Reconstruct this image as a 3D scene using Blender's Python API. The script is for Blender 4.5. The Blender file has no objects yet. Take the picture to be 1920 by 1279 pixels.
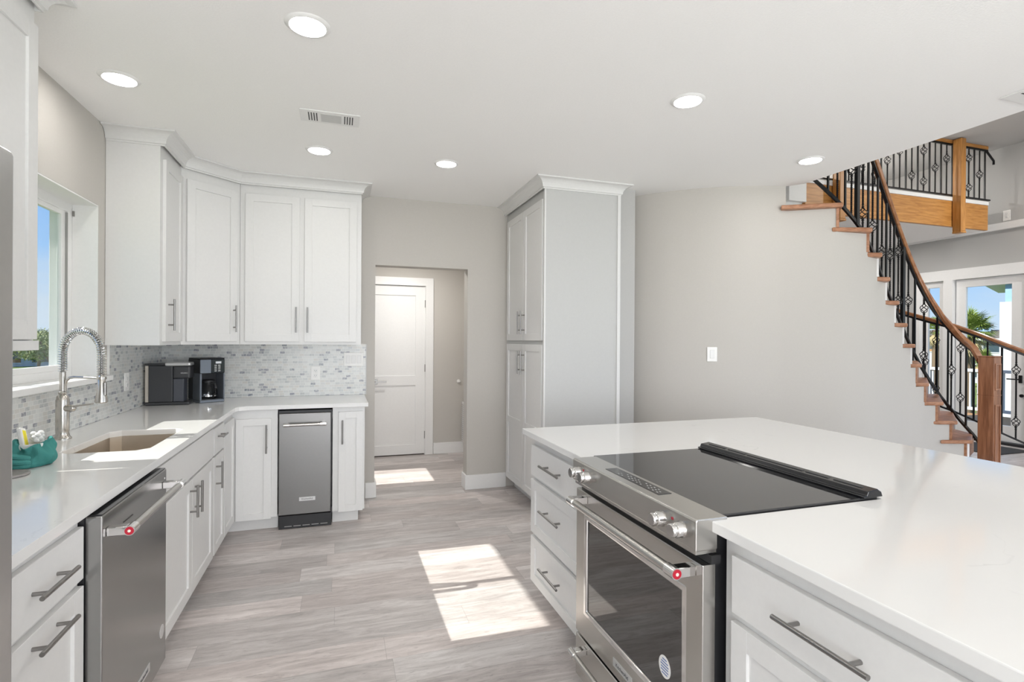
import bpy, bmesh, math, random
from mathutils import Vector, Matrix
random.seed(7)
S = bpy.context.scene
COL = S.collection

# ------------------------------------------------------------------ camera
H = 1.3993; YAW = .3164; PITCH = -.0021; ROLL = .0063
def cam_axes():
    def tr(X, U, Fw):
        c, s = math.cos(ROLL), math.sin(ROLL); X, U = c*X - s*U, s*X + c*U
        c, s = math.cos(PITCH), math.sin(PITCH); Y = c*Fw - s*U; z = s*Fw + c*U
        c, s = math.cos(YAW), math.sin(YAW)
        return Vector((c*X + s*Y, -s*X + c*Y, z))
    return tr(1, 0, 0), tr(0, 1, 0), tr(0, 0, 1)
Rv, Uv, Fv = cam_axes()
cd = bpy.data.cameras.new('camera'); cam = bpy.data.objects.new('camera', cd); COL.objects.link(cam)
m = Matrix((( Rv.x, Uv.x, -Fv.x, 0), (Rv.y, Uv.y, -Fv.y, 0), (Rv.z, Uv.z, -Fv.z, H), (0, 0, 0, 1)))
cam.matrix_world = m
cd.sensor_width = 36; cd.lens = 989.1*36/1920; cd.clip_start = .05; cd.clip_end = 500
S.camera = cam

# ------------------------------------------------------------------ colour management, world, sun
S.view_settings.view_transform = 'Standard'; S.view_settings.look = 'None'
S.view_settings.exposure = 0.07; S.view_settings.gamma = 1.0
S.view_settings.use_curve_mapping = False
cy = S.cycles
cy.max_bounces = 10; cy.diffuse_bounces = 6; cy.glossy_bounces = 5; cy.transparent_max_bounces = 12
cy.sample_clamp_indirect = 8; cy.caustics_reflective = True; cy.caustics_refractive = False
cy.blur_glossy = 0.0
cy.use_denoising = True

W = bpy.data.worlds.new('sky'); S.world = W; W.use_nodes = True
nt = W.node_tree; nt.nodes.clear()
def N(t, typ, **kw):
    n = t.nodes.new(typ)
    for k, v in kw.items(): setattr(n, k, v)
    return n
out = N(nt, 'ShaderNodeOutputWorld'); bg = N(nt, 'ShaderNodeBackground')
tc = N(nt, 'ShaderNodeTexCoord'); sp = N(nt, 'ShaderNodeSeparateXYZ'); rp = N(nt, 'ShaderNodeValToRGB')
nt.links.new(tc.outputs['Generated'], sp.inputs[0]); nt.links.new(sp.outputs['Z'], rp.inputs[0])
e = rp.color_ramp.elements
e[0].position = 0.0; e[0].color = (.62, .80, 1.0, 1); e[1].position = .6; e[1].color = (.10, .30, .80, 1)
a = e.new(.12); a.color = (.36, .62, 1.0, 1)
a = e.new(.32); a.color = (.15, .42, .95, 1)
mp = N(nt, 'ShaderNodeMapping'); mp.inputs['Scale'].default_value = (1, 1, 3.2)
nz = N(nt, 'ShaderNodeTexNoise'); nz.inputs['Scale'].default_value = 2.6; nz.inputs['Detail'].default_value = 6
cr = N(nt, 'ShaderNodeValToRGB'); cr.color_ramp.elements[0].position = .46; cr.color_ramp.elements[1].position = .72
mx = N(nt, 'ShaderNodeMixRGB'); mx.inputs[2].default_value = (.72, .80, .90, 1)
nt.links.new(tc.outputs['Generated'], mp.inputs[0]); nt.links.new(mp.outputs[0], nz.inputs['Vector'])
nt.links.new(nz.outputs[0], cr.inputs[0]); nt.links.new(cr.outputs[0], mx.inputs[0])
nt.links.new(rp.outputs[0], mx.inputs[1]); nt.links.new(mx.outputs[0], bg.inputs[0])
bg.inputs[1].default_value = 1.0
nt.links.new(bg.outputs[0], out.inputs[0])

sl = bpy.data.lights.new('sun', 'SUN'); sl.energy = 7.4; sl.angle = .006; sl.color = (1, .95, .88)
so = bpy.data.objects.new('sun', sl); COL.objects.link(so)
so.rotation_euler = Vector((1.3, -.039, -1)).to_track_quat('-Z', 'Y').to_euler()
so.location = (-12, 3, 12)
LAMP_W = 2.5            # watts of a recessed ceiling lamp; some added lamps use multiples
# added lamps, unseen: fill light for near kitchen, great room, balcony and hall
for x, y, z in ((-.13, .6, 2.64), (1.72, .2, 2.64), (3.05, .7, 2.64), (-.13, -1.8, 2.64), (1.72, -1.8, 2.64), (3.05, -1.8, 2.64),
                (7.7, 3.0, 4.05), (7.7, .3, 4.05), (6.5, 6.3, 4.05), (4.4, 6.3, 4.05), (6.2, 6.2, 2.93), (7.6, 5.8, 2.93), (.7, 5.6, 2.42)):
    ld = bpy.data.lights.new('added_fill_lamp', 'AREA'); ld.shape = 'DISK'; ld.size = .15; ld.energy = LAMP_W*(20 if z > 4 else 6.2 if y > 5 else 1)
    ld.color = (1, .97, .93)
    lo = bpy.data.objects.new('added_fill_lamp', ld); COL.objects.link(lo); lo.location = (x, y, z)

# added area lights tilted up as fill, set in invented openings out of view
for x, y, z, w, h, ax, en in ((1.1, -4.22, 1.25, 3.9, 2.2, (0, 1, .8), 205), (6.15, -4.22, 1.85, 4.2, 3.4, (0, 1, .5), 40), (8.72, 0, 1.4, 6.7, 2.2, (-1, 0, .6), 140), (-1.36, -2.35, 1.3, 2.8, 2.2, (1, 0, .9), 120)):
    ld = bpy.data.lights.new('added_daylight_fill', 'AREA'); ld.shape = 'RECTANGLE'; ld.size = w; ld.size_y = h; ld.energy = en; ld.color = (.97, .985, 1)
    lo = bpy.data.objects.new('added_daylight_fill', ld); COL.objects.link(lo); lo.location = (x, y, z)
    lo.rotation_euler = Vector(ax).to_track_quat('-Z', 'Z').to_euler()

# ------------------------------------------------------------------ materials
MATS = {}
def newmat(name, col=(.8, .8, .8), rough=.5, metal=0, spec=.5, coat=0, bump=None):
    mt = bpy.data.materials.new(name); mt.use_nodes = True; t = mt.node_tree
    b = t.nodes['Principled BSDF']
    b.inputs['Base Color'].default_value = (*col, 1); b.inputs['Roughness'].default_value = rough
    b.inputs['Metallic'].default_value = metal; b.inputs['Specular IOR Level'].default_value = spec
    if coat: b.inputs['Coat Weight'].default_value = coat; b.inputs['Coat Roughness'].default_value = .08
    tcn = N(t, 'ShaderNodeTexCoord')
    nz = N(t, 'ShaderNodeTexNoise'); nz.inputs['Scale'].default_value = (bump or (60, 0))[0]; nz.inputs['Detail'].default_value = 4
    t.links.new(tcn.outputs['Object'], nz.inputs['Vector'])
    # faint procedural mottling of the colour
    mxn = N(t, 'ShaderNodeMixRGB', blend_type='MULTIPLY'); mxn.inputs[0].default_value = .06
    mxn.inputs[1].default_value = (*col, 1)
    t.links.new(nz.outputs[0], mxn.inputs[2]); t.links.new(mxn.outputs[0], b.inputs['Base Color'])
    if bump:
        bp = N(t, 'ShaderNodeBump'); bp.inputs['Strength'].default_value = bump[1]; bp.inputs['Distance'].default_value = .002
        t.links.new(nz.outputs[0], bp.inputs['Height']); t.links.new(bp.outputs[0], b.inputs['Normal'])
    MATS[name] = mt
    return mt
def M(n): return MATS[n]
newmat('wall_paint', (.55, .525, .49), .8, spec=.2, bump=(90, .12))
newmat('wall_gray', (.47, .465, .455), .8, spec=.2, bump=(90, .12))
newmat('ceiling_paint', (.93, .923, .912), .9, spec=.1, bump=(120, .35))
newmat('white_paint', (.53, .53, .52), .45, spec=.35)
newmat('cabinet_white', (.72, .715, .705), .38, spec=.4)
newmat('trim_white', (.82, .815, .805), .4, spec=.4)
newmat('plate_white', (.86, .85, .83), .35)
newmat('slot_dark', (.05, .05, .05), .6)
newmat('black_gloss', (.012, .012, .014), .12, spec=.6)
newmat('cook_glass', (.015, .015, .017), .05)
MATS['cook_glass'].node_tree.nodes['Principled BSDF'].inputs['IOR'].default_value = 1.75
newmat('oven_glass', (.012, .011, .011), .02)
MATS['oven_glass'].node_tree.nodes['Principled BSDF'].inputs['IOR'].default_value = 2.1
newmat('black_plastic', (.02, .02, .022), .4)
newmat('black_iron', (.012, .012, .013), .38, metal=.4)
newmat('charcoal', (.035, .036, .04), .45)
newmat('slate', (.06, .065, .08), .4)
newmat('slate_light', (.17, .19, .22), .35, metal=.5)
newmat('silver_plastic', (.62, .62, .62), .3, metal=.6)
newmat('chrome', (.78, .77, .76), .10, metal=1)
newmat('nickel', (.60, .57, .53), .26, metal=1)
newmat('handle_nickel', (.31, .30, .29), .30, metal=1)
newmat('knob_steel', (.66, .65, .64), .14, metal=1)
newmat('red_enamel', (.45, .01, .03), .3)
newmat('cream', (.8, .76, .66), .4)
newmat('yellow', (.9, .78, .02), .4)
newmat('gray_rubber', (.30, .28, .27), .5)
newmat('reservoir', (.52, .47, .41), .25)
newmat('print_blue', (.12, .2, .45), .5)
newmat('print_dark', (.05, .05, .06), .5)
newmat('grille', (.30, .30, .29), .6)
newmat('vent_gray', (.58, .58, .57), .5)
newmat('lawn', (.16, .22, .045), .95, bump=(30, .5))
newmat('pavement', (.55, .53, .50), .9)
newmat('shingle', (.20, .165, .135), .9, bump=(8, .6))
newmat('siding_white', (.60, .61, .62), .6)
newmat('siding_blue', (.30, .48, .68), .6)
newmat('window_dark', (.06, .09, .11), .1)
newmat('deck_wood', (.45, .24, .10), .7)
newmat('bark', (.20, .14, .09), .9, bump=(20, .8))
newmat('palm_leaf', (.20, .27, .045), .6)
newmat('palm_dry', (.50, .40, .20), .7)
newmat('shrub_leaf', (.30, .34, .12), .8)
newmat('blue_paint', (.10, .22, .42), .5)
newmat('rubber_mat', (.03, .03, .03), .8)

def steel(name, col, rough, axis):
    mt = newmat(name, col, rough, 1); t = mt.node_tree; b = t.nodes['Principled BSDF']
    tcn = N(t, 'ShaderNodeTexCoord'); mpn = N(t, 'ShaderNodeMapping')
    sc = [400, 400, 400]; sc[axis] = 4; mpn.inputs['Scale'].default_value = sc
    nz = N(t, 'ShaderNodeTexNoise'); nz.inputs['Scale'].default_value = 1; nz.inputs['Detail'].default_value = 3
    rm = N(t, 'ShaderNodeMapRange'); rm.inputs[3].default_value = rough*.93; rm.inputs[4].default_value = rough*1.08
    t.links.new(tcn.outputs['Object'], mpn.inputs[0]); t.links.new(mpn.outputs[0], nz.inputs['Vector'])
    t.links.new(nz.outputs[0], rm.inputs[0]); t.links.new(rm.outputs[0], b.inputs['Roughness'])
    bp = N(t, 'ShaderNodeBump'); bp.inputs['Strength'].default_value = .01; bp.inputs['Distance'].default_value = .0003
    t.links.new(nz.outputs[0], bp.inputs['Height']); t.links.new(bp.outputs[0], b.inputs['Normal'])
steel('steel_y', (.56, .545, .52), .26, 1)      # brushed along y
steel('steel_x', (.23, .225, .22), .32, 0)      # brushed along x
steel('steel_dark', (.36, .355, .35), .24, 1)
newmat('steel_sink', (.68, .62, .55), .34, 1)
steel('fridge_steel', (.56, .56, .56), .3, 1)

def wood(name, c1, c2, rough, stretch=(3, 30, 30), scale=1.2):
    mt = newmat(name, c1, rough); t = mt.node_tree; b = t.nodes['Principled BSDF']
    tcn = N(t, 'ShaderNodeTexCoord'); mpn = N(t, 'ShaderNodeMapping'); mpn.inputs['Scale'].default_value = stretch
    nz = N(t, 'ShaderNodeTexNoise'); nz.inputs['Scale'].default_value = scale; nz.inputs['Detail'].default_value = 8; nz.inputs['Distortion'].default_value = .8
    rr = N(t, 'ShaderNodeValToRGB'); rr.color_ramp.elements[0].position = .35; rr.color_ramp.elements[1].position = .65
    rr.color_ramp.elements[0].color = (*c1, 1); rr.color_ramp.elements[1].color = (*c2, 1)
    t.links.new(tcn.outputs['Object'], mpn.inputs[0]); t.links.new(mpn.outputs[0], nz.inputs['Vector'])
    t.links.new(nz.outputs[0], rr.inputs[0]); t.links.new(rr.outputs[0], b.inputs['Base Color'])
wood('oak_beam', (.38, .16, .035), (.56, .27, .075), .4, (3, 30, 30))
wood('oak_post', (.38, .16, .035), (.56, .27, .075), .4, (30, 30, 3))
wood('oak_newel', (.21, .085, .04), (.40, .185, .095), .38, (34, 34, 3), 1.0)
wood('oak_tread', (.30, .13, .06), (.46, .23, .13), .35, (12, 12, 30))
wood('oak_rail', (.28, .11, .045), (.42, .19, .085), .25, (10, 10, 10))

def quartz():
    mt = newmat('quartz', (.75, .745, .735), .09, spec=.5); t = mt.node_tree; b = t.nodes['Principled BSDF']
    tcn = N(t, 'ShaderNodeTexCoord')
    n1 = N(t, 'ShaderNodeTexNoise'); n1.inputs['Scale'].default_value = 2.2; n1.inputs['Detail'].default_value = 10; n1.inputs['Distortion'].default_value = 1.6
    n2 = N(t, 'ShaderNodeTexNoise'); n2.inputs['Scale'].default_value = 2.5; n2.inputs['Detail'].default_value = 3
    # thin veins where the noise crosses .5
    s1 = N(t, 'ShaderNodeMath', operation='SUBTRACT'); s1.inputs[1].default_value = .5
    s2 = N(t, 'ShaderNodeMath', operation='ABSOLUTE'); s3 = N(t, 'ShaderNodeMapRange'); s3.inputs[1].default_value = 0; s3.inputs[2].default_value = .008; s3.inputs[3].default_value = 1; s3.inputs[4].default_value = 0
    s4 = N(t, 'ShaderNodeMapRange'); s4.inputs[1].default_value = .58; s4.inputs[2].default_value = .72
    s5 = N(t, 'ShaderNodeMath', operation='MULTIPLY'); s6 = N(t, 'ShaderNodeMath', operation='MULTIPLY'); s6.inputs[1].default_value = .45
    mxn = N(t, 'ShaderNodeMixRGB'); mxn.inputs[1].default_value = (.76, .755, .745, 1); mxn.inputs[2].default_value = (.42, .42, .42, 1)
    L = t.links.new
    L(tcn.outputs['Object'], n1.inputs['Vector']); L(tcn.outputs['Object'], n2.inputs['Vector'])
    L(n1.outputs[0], s1.inputs[0]); L(s1.outputs[0], s2.inputs[0]); L(s2.outputs[0], s3.inputs[0]); L(n2.outputs[0], s4.inputs[0])
    L(s3.outputs[0], s5.inputs[0]); L(s4.outputs[0], s5.inputs[1]); L(s5.outputs[0], s6.inputs[0]); L(s6.outputs[0], mxn.inputs[0])
    L(mxn.outputs[0], b.inputs['Base Color'])
quartz()

def cells(t, ux, vx, w, h, jitter=1.0):
    """brick-like cells: returns (idvec output, fx, fy) for coordinate sockets ux, vx"""
    L = t.links.new
    def mth(op, a, b=None):
        n = N(t, 'ShaderNodeMath', operation=op)
        for i, q in enumerate((a, b)):
            if q is None: continue
            if isinstance(q, (int, float)): n.inputs[i].default_value = q
            else: L(q, n.inputs[i])
        return n.outputs[0]
    rv = mth('DIVIDE', vx, h); row = mth('FLOOR', rv); fy = mth('SUBTRACT', rv, row)
    wn = N(t, 'ShaderNodeTexWhiteNoise', noise_dimensions='1D'); L(row, wn.inputs['W'])
    uu = mth('ADD', mth('DIVIDE', ux, w), mth('MULTIPLY', wn.outputs['Value'], 7.3*jitter))
    colm = mth('FLOOR', uu); fx = mth('SUBTRACT', uu, colm)
    cb = N(t, 'ShaderNodeCombineXYZ'); L(colm, cb.inputs[0]); L(row, cb.inputs[1])
    wid = N(t, 'ShaderNodeTexWhiteNoise', noise_dimensions='2D'); L(cb.outputs[0], wid.inputs['Vector'])
    def edge(f, size, g):   # 1 inside, 0 in the joint
        d = mth('MINIMUM', f, mth('SUBTRACT', 1.0, f)); return mth('GREATER_THAN', mth('MULTIPLY', d, size), g)
    return wid, fx, fy, edge, mth

def floor_mat():
    mt = newmat('vinyl_plank', (.4, .38, .37), .38, spec=.4); t = mt.node_tree; b = t.nodes['Principled BSDF']; L = t.links.new
    tcn = N(t, 'ShaderNodeTexCoord'); s = N(t, 'ShaderNodeSeparateXYZ'); L(tcn.outputs['Object'], s.inputs[0])
    wid, fx, fy, edge, mth = cells(t, s.outputs[0], s.outputs[1], 1.22, .181)
    ex, ey = edge(fx, 1.22, .0012), edge(fy, .181, .0010)
    # per-plank shifted grain coordinates
    cb = N(t, 'ShaderNodeCombineXYZ')
    L(mth('ADD', mth('MULTIPLY', s.outputs[0], 1.9), mth('MULTIPLY', wid.outputs['Value'], 40)), cb.inputs[0])
    L(mth('ADD', mth('MULTIPLY', s.outputs[1], 12), mth('MULTIPLY', wid.outputs['Value'], 90)), cb.inputs[1])
    n1 = N(t, 'ShaderNodeTexNoise'); n1.inputs['Scale'].default_value = 1.6; n1.inputs['Detail'].default_value = 12; n1.inputs['Roughness'].default_value = .68; n1.inputs['Distortion'].default_value = .9
    L(cb.outputs[0], n1.inputs['Vector'])
    n2 = N(t, 'ShaderNodeTexNoise'); n2.inputs['Scale'].default_value = 2.2; n2.inputs['Detail'].default_value = 10; n2.inputs['Roughness'].default_value = .75; n2.inputs['Distortion'].default_value = 1.5
    cb2 = N(t, 'ShaderNodeCombineXYZ')
    L(mth('ADD', mth('MULTIPLY', s.outputs[0], 5.5), mth('MULTIPLY', wid.outputs['Value'], 17)), cb2.inputs[0])
    L(mth('ADD', mth('MULTIPLY', s.outputs[1], 46), mth('MULTIPLY', wid.outputs['Value'], 55)), cb2.inputs[1])
    L(cb2.outputs[0], n2.inputs['Vector'])
    r1 = N(t, 'ShaderNodeValToRGB'); L(n1.outputs[0], r1.inputs[0]); el = r1.color_ramp.elements
    el[0].position = .30; el[0].color = (.38, .35, .343, 1); el[1].position = .68; el[1].color = (.68, .655, .645, 1)
    q = el.new(.5); q.color = (.54, .508, .497, 1)
    # fine dark streaks
    st = N(t, 'ShaderNodeMapRange'); st.inputs[1].default_value = .34; st.inputs[2].default_value = .45; st.inputs[3].default_value = .64; st.inputs[4].default_value = 1.0
    L(n2.outputs[0], st.inputs[0])
    pl = N(t, 'ShaderNodeMapRange'); pl.inputs[3].default_value = .77; pl.inputs[4].default_value = 1.12; L(wid.outputs['Value'], pl.inputs[0])
    f = mth('MULTIPLY', mth('MULTIPLY', st.outputs[0], pl.outputs[0]), mth('ADD', .75, mth('MULTIPLY', .25, mth('MULTIPLY', ex, ey))))
    mxn = N(t, 'ShaderNodeVectorMath', operation='SCALE'); L(r1.outputs[0], mxn.inputs[0]); L(f, mxn.inputs['Scale'])
    # warm or cool cast per plank
    tint = N(t, 'ShaderNodeMixRGB'); tint.inputs[1].default_value = (1.035, .985, .965, 1); tint.inputs[2].default_value = (1.0, 1.0, .995, 1)
    L(mth('FRACT', mth('MULTIPLY', wid.outputs['Value'], 17.3)), tint.inputs[0])
    mu = N(t, 'ShaderNodeMixRGB', blend_type='MULTIPLY'); mu.inputs[0].default_value = 1; L(mxn.outputs[0], mu.inputs[1]); L(tint.outputs[0], mu.inputs[2])
    L(mu.outputs[0], b.inputs['Base Color'])
    bp = N(t, 'ShaderNodeBump'); bp.inputs['Strength'].default_value = .25; bp.inputs['Distance'].default_value = .001
    L(n2.outputs[0], bp.inputs['Height']); L(bp.outputs[0], b.inputs['Normal'])
floor_mat()

def tile_mat():
    mt = newmat('mosaic_tile', (.6, .62, .62), .25, spec=.5); t = mt.node_tree; b = t.nodes['Principled BSDF']; L = t.links.new
    tcn = N(t, 'ShaderNodeTexCoord'); s = N(t, 'ShaderNodeSeparateXYZ'); L(tcn.outputs['Object'], s.inputs[0])
    ad = N(t, 'ShaderNodeMath', operation='ADD'); L(s.outputs[0], ad.inputs[0]); L(s.outputs[1], ad.inputs[1])
    wid, fx, fy, edge, mth = cells(t, ad.outputs[0], s.outputs[2], .040, .0205)
    ex, ey = edge(fx, .040, .0014), edge(fy, .0205, .0013)
    n1 = N(t, 'ShaderNodeTexNoise'); n1.inputs['Scale'].default_value = 55; n1.inputs['Detail'].default_value = 4; n1.inputs['Distortion'].default_value = 1
    L(tcn.outputs['Object'], n1.inputs['Vector'])
    r1 = N(t, 'ShaderNodeValToRGB'); el = r1.color_ramp.elements; r1.color_ramp.interpolation = 'CONSTANT'
    el[0].position = 0; el[0].color = (.66, .67, .65, 1); el[1].position = .90; el[1].color = (.27, .275, .31, 1)
    for p, c in ((.22, (.57, .58, .57)), (.45, (.62, .62, .60)), (.60, (.49, .51, .51)), (.72, (.60, .585, .55)), (.84, (.44, .45, .455)), (.975, (.22, .235, .27))):
        q = el.new(p); q.color = (*c, 1)
    L(wid.outputs['Value'], r1.inputs[0])
    # veining: dark tiles blotched with light stone
    mxn = N(t, 'ShaderNodeMixRGB'); mr = N(t, 'ShaderNodeMapRange'); mr.inputs[1].default_value = .45; mr.inputs[2].default_value = .62; mr.inputs[3].default_value = 0; mr.inputs[4].default_value = .55
    L(n1.outputs[0], mr.inputs[0]); L(mr.outputs[0], mxn.inputs[0]); L(r1.outputs[0], mxn.inputs[1]); mxn.inputs[2].default_value = (.60, .61, .60, 1)
    g = N(t, 'ShaderNodeMixRGB'); L(mth('MULTIPLY', ex, ey), g.inputs[0]); g.inputs[1].default_value = (.72, .72, .70, 1); L(mxn.outputs[0], g.inputs[2])
    L(g.outputs[0], b.inputs['Base Color'])
    bp = N(t, 'ShaderNodeBump'); bp.inputs['Strength'].default_value = .3; bp.inputs['Distance'].default_value = .001
    L(mth('MULTIPLY', ex, ey), bp.inputs['Height']); L(bp.outputs[0], b.inputs['Normal'])
tile_mat()

def glassmat(name, tint=(1, 1, 1), refl=1.0):
    mt = bpy.data.materials.new(name); mt.use_nodes = True; t = mt.node_tree; t.nodes.clear()
    o = N(t, 'ShaderNodeOutputMaterial'); mxs = N(t, 'ShaderNodeMixShader'); tr = N(t, 'ShaderNodeBsdfTransparent'); gl = N(t, 'ShaderNodeBsdfGlossy')
    fr = N(t, 'ShaderNodeFresnel'); ge = N(t, 'ShaderNodeNewGeometry'); mr = N(t, 'ShaderNodeMapRange')
    mr.inputs[3].default_value = 1.3; mr.inputs[4].default_value = 1/1.3; t.links.new(ge.outputs['Backfacing'], mr.inputs[0]); t.links.new(mr.outputs[0], fr.inputs[0])
    tr.inputs[0].default_value = (*tint, 1); gl.inputs['Roughness'].default_value = .02
    t.links.new(fr.outputs[0], mxs.inputs[0]); t.links.new(tr.outputs[0], mxs.inputs[1]); t.links.new(gl.outputs[0], mxs.inputs[2]); t.links.new(mxs.outputs[0], o.inputs[0])
    MATS[name] = mt
glassmat('glass', (.96, .98, .98))
glassmat('carafe_glass', (.75, .75, .75))

def emis(name, col, st):
    mt = bpy.data.materials.new(name); mt.use_nodes = True; t = mt.node_tree
    b = t.nodes['Principled BSDF']; b.inputs['Emission Color'].default_value = (*col, 1); b.inputs['Emission Strength'].default_value = st
    b.inputs['Base Color'].default_value = (.9, .9, .9, 1)
    MATS[name] = mt
emis('lamp_diffuser', (1, .97, .93), LAMP_W/(math.pi*math.pi*.066**2))

def cloth():
    mt = newmat('teal_cloth', (.07, .27, .25), .95, spec=.1, bump=(500, .8))
cloth()

# ------------------------------------------------------------------ mesh helpers
class MB:
    def __init__(s): s.b = bmesh.new()
    def box(s, x0, x1, y0, y1, z0, z1, bev=0, seg=1, mat=None):
        mt = Matrix.Translation(((x0+x1)/2, (y0+y1)/2, (z0+z1)/2)) @ Matrix.Diagonal((abs(x1-x0), abs(y1-y0), abs(z1-z0), 1))
        if mat is not None: mt = mat @ mt
        r = bmesh.ops.create_cube(s.b, size=1, matrix=mt)
        if bev:
            es = list({e for v in r['verts'] for e in v.link_edges})
            bmesh.ops.bevel(s.b, geom=es, offset=bev, segments=seg, affect='EDGES', profile=.5)
        return s
    def cyl(s, p0, p1, r0, r1=None, n=20, caps=True):
        p0, p1 = Vector(p0), Vector(p1); d = p1-p0
        mt = Matrix.Translation((p0+p1)/2) @ d.to_track_quat('Z', 'Y').to_matrix().to_4x4()
        bmesh.ops.create_cone(s.b, cap_ends=caps, segments=n, radius1=r0, radius2=r0 if r1 is None else r1, depth=d.length, matrix=mt)
        return s
    def ball(s, c, r, sc=(1, 1, 1), n=16):
        bmesh.ops.create_uvsphere(s.b, u_segments=n, v_segments=max(6, n//2), radius=r, matrix=Matrix.Translation(c) @ Matrix.Diagonal((*sc, 1)))
        return s
    def lathe(s, prof, c, n=28, axis='Z', mat=None):
        """prof: [(r, h)], revolved about axis through c"""
        rings = []
        base = Matrix.Translation(c)
        if mat is not None: base = base @ mat
        elif axis == 'X': base = base @ Matrix.Rotation(math.pi/2, 4, 'Y')
        elif axis == 'Y': base = base @ Matrix.Rotation(-math.pi/2, 4, 'X')
        for r, h in prof:
            if r < 1e-6: rings.append([s.b.verts.new(base @ Vector((0, 0, h)))])
            else: rings.append([s.b.verts.new(base @ Vector((r*math.cos(2*math.pi*i/n), r*math.sin(2*math.pi*i/n), h))) for i in range(n)])
        for a, b in zip(rings, rings[1:]):
            for i in range(n):
                j = (i+1) % n
                if len(a) == 1 and len(b) == 1: continue
                if len(a) == 1: s.b.faces.new((a[0], b[i], b[j]))
                elif len(b) == 1: s.b.faces.new((a[i], a[j], b[0]))
                else: s.b.faces.new((a[i], a[j], b[j], b[i]))
        return s
    def sweep(s, pts, sec, closed=False, up=(0, 0, 1), twist=0, caps=True):
        """sweep cross-section sec [(a, b)] (a sideways, b up) along pts"""
        pts = [Vector(p) for p in pts]; n = len(pts); rings = []; up = Vector(up)
        for i, p in enumerate(pts):
            if closed: d = pts[(i+1) % n]-pts[i-1]
            else: d = pts[min(i+1, n-1)]-pts[max(i-1, 0)]
            d.normalize(); sd = d.cross(up)
            if sd.length < 1e-4: sd = d.cross(Vector((1, 0, 0)))
            sd.normalize(); u2 = sd.cross(d).normalized()
            if twist:
                q = Matrix.Rotation(twist*i, 3, d); sd = q @ sd; u2 = q @ u2
            rings.append([s.b.verts.new(p + sd*a + u2*b) for a, b in sec])
        k = len(sec); rr = range(n if closed else n-1)
        for i in rr:
            A, B = rings[i], rings[(i+1) % n]
            for j in range(k): s.b.faces.new((A[j], A[(j+1) % k], B[(j+1) % k], B[j]))
        if not closed and caps:
            s.b.faces.new(rings[0][::-1]); s.b.faces.new(rings[-1])
        return s
    def tube(s, pts, r, n=10, **k):
        return s.sweep(pts, [(r*math.cos(2*math.pi*i/n), r*math.sin(2*math.pi*i/n)) for i in range(n)], **k)
    def prism(s, poly, z0, z1):
        a = [s.b.verts.new((x, y, z0)) for x, y in poly]; b = [s.b.verts.new((x, y, z1)) for x, y in poly]; n = len(poly)
        s.b.faces.new(a[::-1]); s.b.faces.new(b)
        for i in range(n): s.b.faces.new((a[i], a[(i+1) % n], b[(i+1) % n], b[i]))
        return s
    def slab(s, outer, holes, z0, z1):
        es = []
        for lp in [outer]+holes:
            vs = [s.b.verts.new((x, y, z0)) for x, y in lp]
            es += [s.b.edges.new((vs[i], vs[(i+1) % len(vs)])) for i in range(len(vs))]
        g = bmesh.ops.triangle_fill(s.b, use_beauty=True, use_dissolve=True, edges=es)
        fs = [f for f in g['geom'] if isinstance(f, bmesh.types.BMFace)]
        ex = bmesh.ops.extrude_face_region(s.b, geom=fs)
        vs = [v for v in ex['geom'] if isinstance(v, bmesh.types.BMVert)]
        bmesh.ops.translate(s.b, verts=vs, vec=(0, 0, z1-z0))
        return s
    def poly(s, pts): s.b.faces.new([s.b.verts.new(p) for p in pts]); return s
    def wall(s, axis, c0, c1, a0, a1, z0, z1, holes=()):
        """slab in plane axis (x or y) between c0, c1; spans a0..a1, z0..z1 with rectangular holes (a0,a1,z0,z1)"""
        A = sorted({a0, a1, *[q for h in holes for q in h[:2] if a0 < q < a1]}); Z = sorted({z0, z1, *[q for h in holes for q in h[2:] if z0 < q < z1]})
        for i in range(len(A)-1):
            for j in range(len(Z)-1):
                am, zm = (A[i]+A[i+1])/2, (Z[j]+Z[j+1])/2
                if any(h[0] < am < h[1] and h[2] < zm < h[3] for h in holes): continue
                if axis == 'x': s.box(c0, c1, A[i], A[i+1], Z[j], Z[j+1])
                else: s.box(A[i], A[i+1], c0, c1, Z[j], Z[j+1])
        bmesh.ops.remove_doubles(s.b, verts=s.b.verts, dist=1e-5)
        seen = {}
        for f in s.b.faces: seen.setdefault(frozenset(v.index for v in f.verts), []).append(f)
        s.b.verts.index_update(); seen = {}
        for f in s.b.faces: seen.setdefault(frozenset(v.index for v in f.verts), []).append(f)
        dead = [f for q in seen.values() if len(q) > 1 for f in q]
        if dead: bmesh.ops.delete(s.b, geom=dead, context='FACES_ONLY')
        bmesh.ops.dissolve_limit(s.b, angle_limit=.001, verts=s.b.verts, edges=s.b.edges)
        return s
    def build(s, name, mat, parent=None, smooth=False, bevel=0, world=True, fix=True):
        if fix: bmesh.ops.recalc_face_normals(s.b, faces=s.b.faces)
        me = bpy.data.meshes.new(name); s.b.to_mesh(me); s.b.free()
        if smooth:
            for p in me.polygons: p.use_smooth = True
            try: me.set_sharp_from_angle(angle=math.radians(40))
            except Exception: pass
        o = bpy.data.objects.new(name, me); COL.objects.link(o)
        me.materials.append(M(mat) if isinstance(mat, str) else mat)
        if bevel:
            bv = o.modifiers.new('bevel', 'BEVEL'); bv.width = bevel; bv.segments = 2; bv.limit_method = 'ANGLE'; bv.angle_limit = math.radians(50)
            bv.harden_normals = False
        if parent is not None: par(o, parent)
        return o
def par(o, p):
    o.parent = p
    off = Matrix.Identity(4); q = p
    chain = []
    while q is not None: chain.append(q); q = q.parent
    w = Matrix.Identity(4)
    for q in reversed(chain): w = w @ q.matrix_parent_inverse @ q.matrix_basis
    o.matrix_parent_inverse = w.inverted()
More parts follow.
